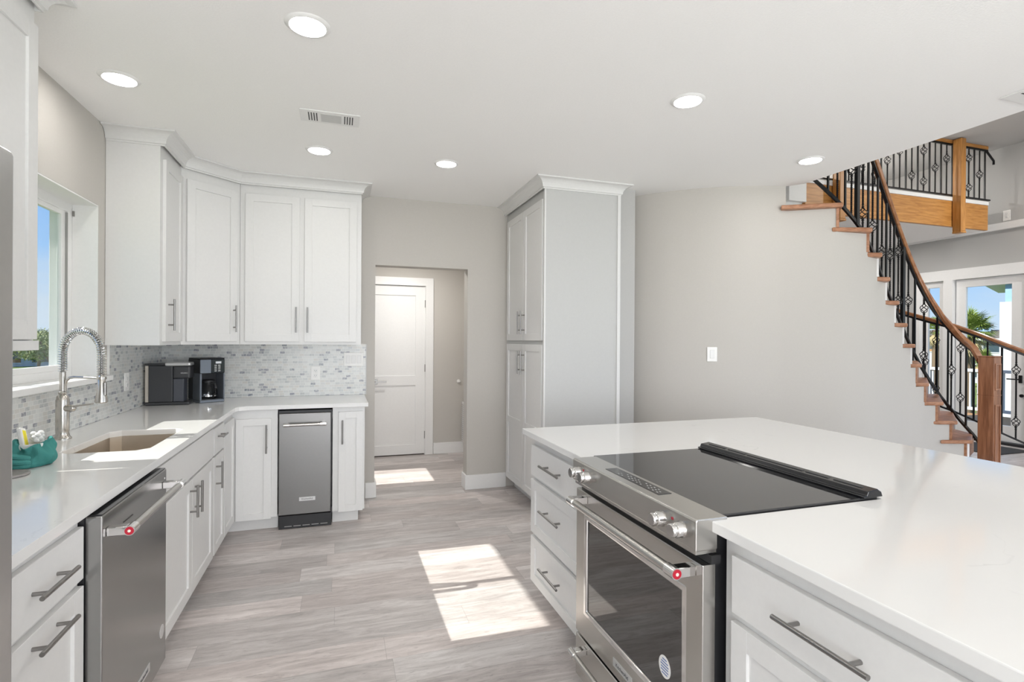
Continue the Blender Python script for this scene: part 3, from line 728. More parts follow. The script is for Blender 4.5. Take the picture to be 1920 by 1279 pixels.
# ------------------------------------------------------------------ wall cabinets
ZU, ZT = 1.352, 2.60
def box_thing(label, loc): return thing('wall_cabinet', loc, label, 'cabinet')
t = box_thing('tall white wall cabinet beside the refrigerator at the left edge', (-1.18, 1.9, ZU))
MB().box(XL+.002, -1.05, 1.41, 2.345, ZU, ZT).build('body', CW, t)
panel(t, 'door', CW, (-1.0499, 1.415, 1.39), Y_, X_, .455, 1.12, stile=.062); panel(t, 'door', CW, (-1.0499, 1.876, 1.39), Y_, X_, .455, 1.12, stile=.062, rail=.066)
MB().box(-1.0495, -1.0315, 1.412, 2.343, ZU, 1.386).build('light_rail', CW, t)
t = box_thing('white wall cabinet with one door right of the sink window', (-1.18, 3.95, ZU))
MB().box(XL+.002, -1.049, 3.752, 4.188, ZU, ZT).build('body', CW, t)
d = panel(t, 'door', CW, (-1.0489, 3.80, 1.375), Y_, X_, .375, 1.135); bar_handle(d, (-1.03, 3.855, 1.545), Z_, X_, .20)
t = box_thing('white diagonal corner wall cabinet above the coffee makers', (-1.05, 4.55, ZU))
v1, v2 = Vector((-1.0435, 4.1905)), Vector((-.7265, 4.488))
MB().prism([(XL+.002, 4.19), (v1.x, 4.19), (v2.x, v2.y), (v2.x, YB-.002), (XL+.002, YB-.002)], ZU, ZT).build('body', CW, t)
dv = (v2-v1); dl = dv.length; du = dv.normalized(); dn = Vector((du.y, -du.x))
o3 = v1+du*.030
d = panel(t, 'door', CW, (o3.x+dn.x*.0005, o3.y+dn.y*.0005, 1.375), (du.x, du.y, 0), (dn.x, dn.y, 0), dl-.060, 1.135)
hc = v1+du*(dl-.062)+dn*.019; bar_handle(d, (hc.x, hc.y, 1.545), Z_, (dn.x, dn.y, 0), .20)
t = box_thing('white double-door wall cabinet over the ice maker', (-.28, 4.64, ZU))
MB().box(-.7245, .168, 4.488, YB-.002, ZU, ZT).build('body', CW, t)
d = panel(t, 'door', CW, (-.687, 4.4879, 1.375), X_, NY, .386, 1.135); bar_handle(d, (-.322, 4.469, 1.545), Z_, NY, .20)
d = panel(t, 'door', CW, (-.264, 4.4879, 1.375), X_, NY, .396, 1.135); bar_handle(d, (-.238, 4.469, 1.545), Z_, NY, .20)
# crown mouldings
def crown(path, label, zb=2.575, out=.078):
    prof = [(0, zb), (.006, zb), (.006, zb+.010), (.014, zb+.012)]
    for i in range(7):
        a_ = i/6*math.pi/2; prof.append((.014+(out-.020)*(1-math.cos(a_)), zb+.012+(ZC-.012-zb-.012)*math.sin(a_)))
    prof += [(out, ZC-.010), (out, ZC-.0005), (0, ZC-.0005)]
    P_ = [Vector(p) for p in path]; mb = MB(); n = len(P_); R = []
    for i, p in enumerate(P_):
        d0 = (P_[i]-P_[i-1]).normalized() if i else None; d1_ = (P_[i+1]-P_[i]).normalized() if i < n-1 else None
        n0 = Vector((d0.y, -d0.x)) if d0 else None; n1 = Vector((d1_.y, -d1_.x)) if d1_ else None
        if n0 is None: mv = n1
        elif n1 is None: mv = n0
        else: s_ = (n0+n1); mv = s_/(1+n0.dot(n1))
        R.append([mb.b.verts.new((p.x+mv.x*o_, p.y+mv.y*o_, z)) for o_, z in prof])
    k = len(prof)
    for A, B in zip(R, R[1:]):
        for j_ in range(k): mb.b.faces.new((A[j_], A[(j_+1) % k], B[(j_+1) % k], B[j_]))
    mb.b.faces.new(R[0]); mb.b.faces.new(R[-1][::-1])
    return tag(mb.build('crown_molding', CW), label, 'molding')
crown([(XL+.003, 3.7515), (-1.030, 3.7515), (-1.030, 4.183), (-.7205, 4.4685), (.1685, 4.4685), (.1685, YB-.002)], 'white cove crown molding above the corner wall cabinets')
crown([(XL+.003, 1.409), (-1.030, 1.409), (-1.030, 2.3455), (XL+.003, 2.3455)], 'white cove crown molding above the wall cabinet beside the refrigerator')

# ------------------------------------------------------------------ pantry
t = thing('pantry_cabinet', (1.85, 4.3, 0), 'floor to ceiling white pantry cabinet with four doors', 'cabinet')
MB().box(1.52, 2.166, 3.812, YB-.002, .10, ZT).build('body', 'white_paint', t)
MB().box(1.60, 2.166, 3.85, YB-.018, 0, .0995).build('toe_kick', CW, t)
MB().box(1.508, 1.52, 3.812, 3.835, .10, ZT).build('end_stile', CW, t)
MB().box(2.140, 2.167, 3.800, 3.8115, .0, 2.575).build('edge_trim', CW, t)
N1 = NX
for y0, w_, hy, hy2 in ((3.846, .438, 4.25, 4.25), (4.290, .46, 4.335, 4.335)):
    d = panel(t, 'door', CW, (1.5199, y0, 1.395), Y_, NX, w_, 1.11); bar_handle(d, (1.501, hy, 1.548), Z_, NX, .20)
    d = panel(t, 'door', CW, (1.5199, y0, .112), Y_, NX, w_, 1.25, mids=(.555,)); bar_handle(d, (1.501, hy2, 1.205), Z_, NX, .20)
crown([(1.5, YB-.002), (1.5, 3.811), (2.168, 3.811), (2.168, 3.878)], 'white cove crown molding around the top of the pantry')

# ------------------------------------------------------------------ island cabinets
t = thing('island_cabinet', (1.3, 2.33, 0), 'white island cabinet with three drawers left of the range', 'cabinet')
MB().box(1.009, 1.62, 1.990, 2.690, .10, .883).build('body', CW, t)
MB().box(1.08, 1.62, 1.990, 2.66, 0, .0995).build('toe_kick', CW, t)
for z0_, h_, sh, hz in ((.672, .165, False, .764), (.368, .284, True, .536), (.105, .243, True, .245)):
    d = panel(t, 'drawer', CW, (1.0089, 2.000, z0_), Y_, NX, .678, h_, sh, rail=.05); bar_handle(d, (.99, 2.36, hz), Y_, NX, .235)
t = thing('island_cabinet', (1.3, .4, 0), 'white island cabinet with drawer over door right of the range', 'cabinet')
MB().box(1.009, 1.62, -.42, 1.185, .10, .883).build('body', CW, t)
MB().box(1.08, 1.62, -.42, 1.185, 0, .0995).build('toe_kick', CW, t)
d = panel(t, 'drawer', CW, (1.0089, .48, .682), Y_, NX, .665, .152, False); bar_handle(d, (.99, .855, .762), Y_, NX, .235)
d = panel(t, 'door', CW, (1.0089, .48, .105), Y_, NX, .665, .555)
d = panel(t, 'drawer', CW, (1.0089, -.40, .682), Y_, NX, .86, .152, False); bar_handle(d, (.99, .05, .762), Y_, NX, .235)
t = thing('island_cabinet', (2.05, 1.2, 0), 'white back section under the far side of the island top behind the range', 'cabinet')
MB().box(1.66, 2.40, -.42, 2.66, .0, .883).build('body', CW, t)

# ------------------------------------------------------------------ range
t = thing('range', (1.25, 1.58, 0), 'stainless slide-in range with black glass cooktop set in the island', 'range')
RY0, RY1 = 1.203, 1.979
MB().box(.975, 1.59, 1.207, 1.975, .03, .905).build('chassis', 'black_plastic', t)
MB().box(1.02, 1.55, 1.25, 1.93, 0, .0295).build('plinth', 'black_plastic', t)
MB().box(1.008, 1.592, RY0, RY1, .9085, .920, .002).build('cooktop', 'cook_glass', t)
mb = MB()                                           # control panel: sloped steel nose
prof = [(.905, .836), (.905, .916), (.909, .922), (1.008, .922), (1.008, .9065), (.975, .9065), (.975, .836)]
prof2 = [(x, z) for x, z in prof]
def ext_y(mb, prof, y0, y1):
    A = [mb.b.verts.new((x, y0, z)) for x, z in prof]; B = [mb.b.verts.new((x, y1, z)) for x, z in prof]; n = len(prof)
    mb.b.faces.new(A); mb.b.faces.new(B[::-1])
    for i in range(n): mb.b.faces.new((A[i], B[i], B[(i+1) % n], A[(i+1) % n]))
ext_y(mb, prof2, 1.181, 1.958)
pn = mb.build('control_panel', 'steel_y', t, bevel=.003)
MB().box(.912, .98, 1.190, 1.950, .822, .8355, .002).build('panel_lip', 'steel_y', pn)
ds = MB().box(.942, .990, 1.410, 1.752, .9221, .9230).build('display', 'black_gloss', pn)
mb = MB()
for i in range(11):
    for j_ in range(3):
        if (i*7+j_*3) % 5 != 1: mb.box(.952+j_*.011, .955+j_*.011, 1.43+i*.024, 1.438+i*.024, .9231, .9233)
mb.build('key_markings', 'vent_gray', ds)
for y in (1.905, 1.822, 1.338, 1.243):
    k = MB().lathe([(0, 0), (.017, 0), (.0195, .003), (.0195, .012), (.0175, .0135), (.0195, .015), (.0215, .018), (.0215, .030), (.0235, .034), (.0235, .037), (0, .037)], (.905-.037, y, .876), axis='X').build('knob', 'knob_steel', pn, True)
for y in (1.862, 1.285): MB().box(.9035, .905, y-.004, y+.004, .89, .897).build('panel_marking', 'red_enamel', pn)
# rear vent trim
mb = MB(); ext_y(mb, [(1.528, .9205), (1.528, .926), (1.540, .928), (1.545, .940), (1.585, .945), (1.600, .936), (1.606, .9205)], 1.196, 1.985)
vt = mb.build('rear_vent', 'black_gloss', t, bevel=.002)
mb = MB()
for a_, b_ in ((1.23, 1.33), (1.35, 1.44), (1.455, 1.72), (1.735, 1.83), (1.85, 1.95)): mb.box(1.560, 1.572, a_, b_, .9418, .9440)
mb.build('vent_slots', 'slot_dark', vt)
dr = MB().wall('x', .930, .972, 1.184, 1.975, .215, .796, [(1.262, 1.895, .318, .700)]).build('oven_door', 'steel_y', t, bevel=.003)
MB().wall('x', .9285, .950, 1.250, 1.907, .306, .712, [(1.275, 1.880, .330, .688)]).build('window_bezel', 'chrome', dr, bevel=.006)
g = MB().box(.936, .944, 1.268, 1.888, .323, .695).build('oven_window', 'oven_glass', dr)
mb = MB().lathe([(0, 0), (.030, 0), (.030, .0006), (0, .0006)], (0, 0, 0), 32, 'X'); bmesh.ops.scale(mb.b, vec=(1, 1, 1.1), verts=mb.b.verts); bmesh.ops.translate(mb.b, vec=(.9354, 1.362, .418), verts=mb.b.verts)
st = mb.build('sticker', 'plate_white', g)
mb = MB()
for i, w_ in enumerate((.022, .034, .04, .036, .038, .028)): mb.box(.9350, .9354, 1.362-w_/2, 1.362+w_/2, .438-i*.0085, .4415-i*.0085)
mb.build('sticker_print', 'print_blue', st)
badge(dr, (.930, 1.60, .262), NY, Z_, .125, .030, NX)
pro_handle(dr, (.868, 1.222, .770), (.868, 1.893, .770), NX, .062, .0135)
MB().box(.955, .985, 1.180, 1.978, .797, .821).build('door_gap', 'black_plastic', t)
dw = MB().box(.930, .972, 1.184, 1.975, .035, .203, .003).build('drawer', 'steel_y', t)
pro_handle(dw, (.875, 1.222, .172), (.875, 1.893, .172), NX, .055, .0115, medal=False)

# ------------------------------------------------------------------ recessed lights and ceiling vents
def lamp(x, y, label):
    t = thing('recessed_light', (x, y, ZC), label, 'ceiling light', 'recessed ceiling lights')
    MB().lathe([(.068, -.006), (.070, -.010), (.083, -.006), (.088, -.0008), (.068, -.0008), (.068, -.006)], (x, y, ZC), 40).build('trim_ring', 'trim_white', t, True)
    MB().lathe([(0, -.0055), (.0675, -.0055), (.0675, -.002), (0, -.002)], (x, y, ZC), 40).build('diffuser', 'lamp_diffuser', t)
lamp(-.127, 2.272, 'nearest recessed light, biggest of the ceiling lights, above the floor between sink and island')
lamp(-1.02, 3.03, 'recessed light above the sink, closest to the window wall')
lamp(-.134, 3.746, 'recessed light nearest the ceiling vent over the ice maker side')
lamp(.72, 3.73, 'recessed light in front of the hall doorway')
lamp(1.724, 2.34, 'recessed light above the island cooktop')
lamp(3.09, 2.83, 'recessed light closest to the staircase')
t = thing('ceiling_vent', (-.05, 3.17, ZC), 'white rectangular air vent in the ceiling between the recessed lights', 'vent')
MB().box(-.215, .105, 3.095, 3.262, ZC-.006, ZC-.0005, .002).build('frame', 'trim_white', t)
mb = MB()
for i in range(4): mb.box(-.172+i*.014, -.166+i*.014, 3.125, 3.235, ZC-.0068, ZC-.0058); mb.box(.02+i*.014, .026+i*.014, 3.125, 3.235, ZC-.0068, ZC-.0058)
mb.build('slots', 'slot_dark', t)
MB().box(-.105, .005, 3.125, 3.235, ZC-.0075, ZC-.0060).build('damper', 'vent_gray', t)
t = thing('ceiling_vent', (3.35, 1.6, ZC), 'white air vent cut by the right edge near the open ceiling edge', 'vent')
MB().box(3.215, 3.475, 1.42, 1.80, ZC-.006, ZC-.0005, .002).build('frame', 'trim_white', t)
mb = MB()
for i in range(8): mb.box(3.245, 3.445, 1.46+i*.037, 1.468+i*.037, ZC-.0068, ZC-.0058)
mb.build('slots', 'slot_dark', t)

# ------------------------------------------------------------------ outlets and switches
def plate(name, label, cat, O, u, n, w, h, kind):
    u, n, O = Vector(u), Vector(n), Vector(O); z = Vector(Z_)
    mt = Matrix(((u.x, z.x, n.x, O.x), (u.y, z.y, n.y, O.y), (u.z, z.z, n.z, O.z), (0, 0, 0, 1)))
    t = thing(name, O, label, cat)
    MB().box(-w/2, w/2, -h/2, h/2, .0004, .006, .002, mat=mt).build('cover_plate', 'plate_white', t)
    if kind == 'outlet':
        for s_ in (-1, 1):
            r = MB().box(-.016, .016, s_*.021-.015, s_*.021+.015, .006, .0085, .002, mat=mt).build('receptacle', 'trim_white', t)
            MB().box(-.008, -.0055, s_*.021-.003, s_*.021+.007, .0085, .0088, mat=mt).box(.0055, .008, s_*.021-.003, s_*.021+.007, .0085, .0088, mat=mt).box(-.002, .002, s_*.021-.010, s_*.021-.006, .0085, .0088, mat=mt).build('slots', 'slot_dark', r)
    else:
        for c_ in kind:
            m2 = mt @ Matrix.Translation((c_, 0, 0))
            MB().box(-.017, .017, -.034, .034, .006, .0068, mat=m2).build('switch_frame', 'vent_gray', t)
            MB().box(-.0155, .0155, -.0325, .0325, .006, .0095, .001, mat=m2).build('rocker', 'trim_white', t)
    return t
plate('wall_outlet', 'white duplex outlet on the back tile above the ice maker', 'outlet', (-.191, YB-.009, 1.105), X_, NY, .073, .118, 'outlet')
plate('light_switch', 'three-gang white switch plate at the right end of the tile', 'light switch', (.119, YB-.009, 1.221), X_, NY, .162, .118, (-.046, 0, .046))
plate('wall_outlet', 'white duplex outlet on the tile between faucet and coffee maker', 'outlet', (-1.3255, 4.068, 1.11), NY, X_, .073, .118, 'outlet')
# switch on the curved wall: find wall point on the view line
swp = Vector((2.90, 3.598)); d_ = (Vector((3.081, 3.494))-Vector((2.869, 3.616))).normalized()
plate('light_switch', 'single white rocker switch on the curved wall beside the stairs', 'light switch', (swp.x+.0, swp.y-.004, 1.292), (d_.x, d_.y, 0), (d_.y, -d_.x, 0), .078, .118, (0,))
plate('wall_outlet', 'small white outlet high on the far wall beside the balcony', 'outlet', (8.699, 4.775, 3.150), (0, -1, 0), NX, .085, .14, 'outlet')

# ------------------------------------------------------------------ staircase
t = thing('staircase', (5.0, 3.8, 0), 'curved staircase with oak treads rising over the stepped wall', 'staircase')
def treadpoly(k):
    z = Z0+RISE*k
    if k >= 0: nl, nr = near[k]
    else: nl = (5.70+.0*k, 3.43); nr = (5.86-.05*k, 3.40+.0*k)
    nl, nr = Vector(nl), Vector(nr); fr, fb = P(z-.0), P(z+RISE)
    if k >= 6:
        q = nr.normalized(); q = (q+Vector((-q.y, q.x))*.16).normalized(); fr = nr+q*.92; fb = nl+q*.92
    d = (fr-nr).normalized(); fr2 = fr+d*.05; d = (fb-nl).normalized(); fb2 = fb+d*.05
    return nl, nr, fr2, fb2, z
for k in range(0, 12):
    nl, nr, fr, fb, z = treadpoly(k)
    MB().prism([(p.x, p.y) for p in (nl, nr, fr, fb)], z-.035, z).build('tread', 'oak_tread', t, bevel=.009)
    w_ = Wp[k]; f2 = P(z) if k < 6 else w_+w_.normalized()*.92; d = (f2-w_).normalized(); s_ = Vector((-d.y, d.x))*.010
    a_, b_ = w_-d*.012, f2
    MB().prism([(p.x, p.y) for p in (a_-s_, b_-s_, b_+s_, a_+s_)], max(z-RISE, 0), z-.0355).build('riser', 'oak_tread' if k in (0, 1, 2, 3, 4, 10, 11) else 'trim_white', t)
MB().prism([(5.80, 3.42), (6.0, 3.33), (6.20, 3.62), (6.0, 3.95)], .0, .2425).build('starting_step', 'trim_white', t)
MB().prism([(5.50, 3.56), (5.80, 3.47), (6.0, 3.95), (6.05, 4.05)], .0, .427).build('starting_step', 'trim_white', t)

# baluster styles, local z 0..1 scaled to length L
def twist_bar(mb, x, y, z0, z1, half=.0065, turns=0):
    n = max(1, int(abs(turns)*8)) if turns else 1
    sec = [(-half, -half), (half, -half), (half, half), (-half, half)]
    rings = []
    for i in range(n+1):
        a_ = 2*math.pi*turns*i/n if turns else 0; c_, s_ = math.cos(a_), math.sin(a_); z = z0+(z1-z0)*i/n
        rings.append([mb.b.verts.new((x+a*c_-b*s_, y+a*s_+b*c_, z)) for a, b in sec])
    for A, B in zip(rings, rings[1:]):
        for j in range(4): mb.b.faces.new((A[j], A[(j+1) % 4], B[(j+1) % 4], B[j]))
    mb.b.faces.new(rings[0][::-1]); mb.b.faces.new(rings[-1])
def basket(mb, zc, h=.10, R=.033):
    for q in range(4):
        pts = []
        for i in range(13):
            f = i/12; a_ = q*math.pi/2+f*math.pi*1.1; r = .004+R*math.sin(math.pi*f)**.8
            pts.append(Vector((r*math.cos(a_), r*math.sin(a_), zc-h/2+h*f)))
        mb.tube(pts, .0042, 5, up=(.3, .2, 1))
    for s_ in (-1, 1): mb.lathe([(0, -.006), (.010, -.006), (.013, 0), (.010, .006), (0, .006)], (0, 0, zc+s_*(h/2+.010)), 10); mb.lathe([(0, -.005), (.009, -.005), (.011, 0), (.009, .005), (0, .005)], (0, 0, zc+s_*(h/2+.035)), 10)
BM = {}
def baluster_mesh(style, L):
    key = (style, round(L, 2))
    if key in BM: return BM[key]
    mb = MB()
    if style == 'plain': twist_bar(mb, 0, 0, 0, L, .0075)
    elif style == 'thick': twist_bar(mb, 0, 0, 0, L, .016)
    else:
        bs_ = {'low': [.28], 'high': [.72], 'mid': [.5], 'two': [.2, .8]}[style]
        zs = [0]
        for f in bs_: zs += [f*L-.05, f*L+.05]; basket(mb, f*L)
        zs.append(L)
        for a, b in zip(zs[::2], zs[1::2]): twist_bar(mb, 0, 0, a, b, .0065, max(1, round((b-a)/.07)))
    bmesh.ops.recalc_face_normals(mb.b, faces=mb.b.faces)
    me = bpy.data.meshes.new('baluster'); mb.b.to_mesh(me); mb.b.free(); me.materials.append(M('black_iron')); BM[key] = me
    return me
def baluster(parent, x, y, z, L, style, name='baluster'):
    o = bpy.data.objects.new(name, baluster_mesh(style, L)); COL.objects.link(o); o.location = (x, y, z); par(o, parent); return o
rail = thing('stair_railing', (5.8, 4.0, 0), 'steep curved stair railing of black iron balusters under an oak handrail', 'railing')
zs = [.36+.05*i for i in range(53)]
def sm(z):      # lightly smoothed plan
    acc = Vector((0, 0)); w = 0
    for q, wq in ((-.26, 1), (-.17, 2), (-.08, 3), (0, 4), (.08, 3), (.17, 2), (.26, 1)): acc += P(z+q*min(1, max(0, (z-.4)/.3)))*wq; w += wq
    return acc/w
pts = [Vector((*sm(z), z)) for z in zs if z < 2.98]
pts = [Vector((6.075, 3.545, .40))]+pts[2:]
MB().sweep(pts, [(-.011, -.014), (.011, -.014), (.011, .012), (-.011, .012)]).build('shoe_rail', 'black_iron', rail)
RH = .885
hp = [Vector((p.x, p.y, p.z+RH)) for p in pts]; hp[0] = Vector((6.075, 3.545, 1.225))
MB().sweep(hp, [(-.012, -.046), (.012, -.046), (.012, -.024), (-.012, -.024)]).build('handrail_channel', 'black_iron', rail)
MB().sweep(hp, [(-.022, -.024), (.022, -.024), (.026, -.010), (.032, -.004), (.032, .010), (.022, .024), (-.022, .024), (-.032, .010), (-.032, -.004), (-.026, -.010)]).build('handrail', 'oak_rail', rail, True)
# find railing height for a given image column (measured positions)
def z_at(u):
    best = None
    for i in range(240):
        z = .40+i*.01; p = sm(z); X = CY*p.x-SY*p.y; D = SY*p.x+CY*p.y
        e_ = abs(960+989.1*X/D-u)
        if z < .5 and u < 1760: continue
        if best is None or e_ < best[0]: best = (e_, z)
    return best[1]
for u, stl in ((1812, 'plain'), (1784, 'mid'), (1757, 'plain'), (1732.5, 'two'), (1715, 'plain'), (1702, 'mid'), (1692, 'thick'), (1683, 'two'), (1675, 'plain'), (1667.5, 'mid'),
               (1660, 'plain'), (1652, 'low'), (1644, 'plain'), (1634, 'low'), (1626, 'plain'), (1616, 'two'), (1605, 'thick'), (1595, 'mid'), (1583, 'plain'), (1568, 'mid'), (1551, 'plain')):
    z = z_at(u); p = sm(z); baluster(rail, p.x, p.y, z, .85, stl)
# second railing on the outer side of the stair foot
t = thing('stair_railing', (7.0, 4.4, 0), 'lower sloping iron railing behind the newel, in front of the french doors', 'railing')
tp = [Vector((*pl(1652, 6.85), 1.875)), Vector((*pl(1700, 6.68), 1.77)), Vector((*pl(1740, 6.5), 1.69)), Vector((*pl(1790, 6.28), 1.60)), Vector((*pl(1840, 6.1), 1.49)), Vector((*pl(1880, 6.0), 1.392)), Vector((*pl(1920, 5.9), 1.305)), Vector((*pl(2000, 5.7), 1.10)), Vector((*pl(2060, 5.6), .96))]
MB().sweep(tp, [(-.022, -.020), (.022, -.020), (.03, -.002), (.03, .010), (.020, .020), (-.020, .020), (-.03, .010), (-.03, -.002)]).build('handrail', 'oak_rail', t, True)
MB().sweep([p-Vector((0, 0, .036)) for p in tp], [(-.012, -.012), (.012, -.012), (.012, .012), (-.012, .012)]).build('handrail_channel', 'black_iron', t)
RH2 = 1.02
bpz = [Vector((p.x, p.y, p.z-RH2)) for p in tp]
MB().sweep(bpz, [(-.010, -.010), (.010, -.010), (.010, .010), (-.010, .010)]).build('shoe_rail', 'black_iron', t)
def on(pts, u):
    for a, b in zip(pts, pts[1:]):
        ua = 960+989.1*(CY*a.x-SY*a.y)/(SY*a.x+CY*a.y); ub = 960+989.1*(CY*b.x-SY*b.y)/(SY*b.x+CY*b.y)
        if ua <= u <= ub: return a.lerp(b, (u-ua)/(ub-ua))
for u, stl in ((1668, 'plain'), (1690, 'two'), (1712, 'plain'), (1735, 'mid'), (1755.5, 'two'), (1778, 'plain'), (1801.5, 'two'), (1827, 'plain'), (1852, 'mid'), (1879, 'plain'), (1906, 'two'), (1935, 'plain'), (1965, 'mid'), (1995, 'plain')):
    p = on(bpz, u); baluster(t, p.x, p.y, p.z, RH2-.045, stl)
# newel
nx, ny = 6.055, 3.455
t = thing('newel_post', (nx, ny, 0), 'square brown oak newel post with panelled face at the stair foot', 'newel post')
rot = Matrix.Translation((nx, ny, 0)) @ Matrix.Rotation(math.radians(6), 4, 'Z')
MB().box(-.065, .065, -.065, .065, 0, 1.262, .004, mat=rot).build('post', 'oak_newel', t)
MB().box(-.070, .070, -.070, .070, 1.2622, 1.272, .003, mat=rot).build('cap', 'oak_newel', t)
MB().box(-.068, .068, -.068, .068, .885, .893, .002, mat=rot).build('band', 'oak_newel', t)
for z0_, z1_ in ((.08, .80), (.94, 1.20)):
    mb = MB()
    for a0, a1, c0, c1 in ((-.050, -.036, z0_, z1_), (.036, .050, z0_, z1_), (-.036, .036, z0_, z0_+.016), (-.036, .036, z1_-.016, z1_)): mb.box(a0, a1, -.073, -.064, c0, c1, .002, mat=rot)
    mb.build('panel_molding', 'oak_newel', t)
# ------------------------------------------------------------------ balcony
beam = MB().box(5.23, 8.46, 4.86, 4.904, 2.945, 3.285, .003).build('balcony_beam', 'oak_beam')
tag(beam, 'long golden oak beam under the balcony railing', 'beam')
struct(MB().box(5.23, 8.46, 4.85, 4.904, 3.2855, 3.335, .003).build('trim_2', 'trim_white'))
struct(MB().box(4.97, 5.228, 4.84, 4.90, 3.05, 3.33).build('trim_3', 'trim_white'))
t = thing('balcony_railing', (7.0, 4.87, 3.33), 'straight black iron balcony railing high above the stairs', 'railing')
MB().box(5.0, 8.52, 4.866, 4.890, 3.355, 3.375).build('bottom_rail', 'black_iron', t)
MB().box(5.0, 8.46, 4.855, 4.901, 4.055, 4.10, .008).build('top_rail', 'oak_beam', t)
MB().box(5.0, 8.47, 4.868, 4.888, 4.030, 4.054).build('top_channel', 'black_iron', t)
MB().tube([(8.46, 4.878, 4.03), (8.60, 4.878, 3.92), (8.60, 4.878, 3.87)], .014, 8, up=(0, 1, 0)).build('end_bracket', 'black_iron', t)
st_ = ['plain', 'mid', 'plain', 'two', 'plain', 'low', 'plain', 'high']
i = 0; x = 8.42
while x > 5.05:
    baluster(t, x, 4.878, 3.37, .665, st_[i % 8])
    x -= .108; i += 1
for x0_, lab in ((7.735, 'golden oak post on the right part of the balcony beam'), (5.64, 'golden oak post partly hidden behind the stair balusters')):
    t = thing('balcony_post', (x0_+.045, 4.80, 2.86), lab, 'post')
    MB().box(x0_, x0_+.09, 4.745, 4.8495, 2.87, 4.09, .004).build('shaft', 'oak_post', t)
    MB().box(x0_-.006, x0_+.096, 4.739, 4.8495, 2.845, 2.869, .004).build('foot_cap', 'oak_post', t)

# ------------------------------------------------------------------ things on the counter
# pod coffee maker, seen from its side
t = thing('pod_coffee_maker', (-1.16, 4.42, .914), 'matte black pod coffee maker with silver lid handle in the corner', 'coffee maker')
y0, y1 = 4.355, 4.465
MB().box(-1.31, -1.03, y0, y1, .9142, .938, .010, 3).build('drip_base', 'charcoal', t)
MB().box(-1.285, -1.135, y0, y1, .9381, 1.2, .006, 2).build('column', 'charcoal', t)
MB().box(-1.134, -1.068, y0+.006, y1-.006, .9381, 1.105, .004).build('cup_recess', 'slate', t)
hd = MB().box(-1.134, -1.025, y0-.003, y1+.003, 1.106, 1.195, .012, 3).build('brew_head', 'charcoal', t)
MB().box(-1.185, -1.023, y0-.006, y1+.006, 1.196, 1.222, .010, 3).build('lid_handle', 'silver_plastic', t)
MB().box(-1.31, -1.187, y0, y1, 1.2005, 1.214, .003).build('rear_lid', 'charcoal', t)
MB().box(-1.309, -1.287, y0+.008, y1-.008, .9385, 1.2, .003).build('water_tank', 'reservoir', t)
text_mesh('lettering', 'KEURIG', .013, 'silver_plastic', hd, (-1.062, y0-.0032, 1.145), X_, Z_, .0003)
# drip coffee maker, turned towards the room
c0 = Vector((-.905, 4.475, .9142)); nn = Vector((.55, -.835, 0)).normalized(); uu = Vector((-nn.y, nn.x, 0))
mt = Matrix(((uu.x, -nn.x, 0, c0.x), (uu.y, -nn.y, 0, c0.y), (0, 0, 1, c0.z), (0, 0, 0, 1)))       # local x right, y back, z up
t = thing('drip_coffee_maker', (-.96, 4.57, .914), 'black and grey drip coffee maker with glass carafe', 'coffee maker')
W2 = .088
MB().box(-W2, W2, 0, .215, 0, .022, .005, mat=mt).build('base', 'slate_light', t)
MB().box(-W2, W2, .135, .215, .0221, .22, .004, mat=mt).build('water_tower', 'black_plastic', t)
MB().box(-W2, -W2+.014, .0, .134, .0221, .22, .003, mat=mt).box(W2-.010, W2, .0, .134, .0221, .22, .003, mat=mt).build('side_frame', 'slate_light', t)
up = MB().box(-W2, W2, 0, .215, .2201, .325, .004, mat=mt).build('brew_housing', 'black_plastic', t)
MB().box(-W2, W2, -.0005, .216, .3252, .334, .004, mat=mt).build('lid', 'black_plastic', t)
MB().box(-W2+.001, -.012, -.003, -.0002, .222, .323, .001, mat=mt).build('front_plate', 'slate_light', up)
MB().box(-.011, W2-.003, -.003, -.0002, .222, .323, .001, mat=mt).build('control_plate', 'black_gloss', up)
MB().box(.02, .06, -.0042, -.0031, .292, .308, mat=mt).build('display', 'silver_plastic', up)
mb = MB()
for i in range(4):
    for j in range(2): mb.box(.012+j*.026, .028+j*.026, -.0042, -.0031, .234+i*.014, .240+i*.014, mat=mt)
mb.build('buttons', 'vent_gray', up)
cf = MB().lathe([(0, 0), (.052, 0), (.060, .02), (.060, .06), (.050, .095), (.040, .115), (.042, .125)], mt @ Vector((-.002, .068, .024)), 28).build('carafe', 'carafe_glass', t, True)
MB().lathe([(0, 0), (.045, 0), (.045, .012), (.03, .020), (0, .020)], mt @ Vector((-.002, .068, .150)), 28).build('carafe_lid', 'black_plastic', cf, True)
MB().tube([mt @ Vector(p) for p in ((.0, .020, .150), (.012, -.006, .145), (.018, -.014, .11), (.015, -.008, .07), (.006, .012, .045))], .008, 8).build('carafe_handle', 'black_plastic', cf, True)
MB().lathe([(.0605, .02), (.0612, .02), (.0612, .030), (.0605, .030)], mt @ Vector((-.002, .068, .024)), 28).build('carafe_band', 'chrome', cf, True)

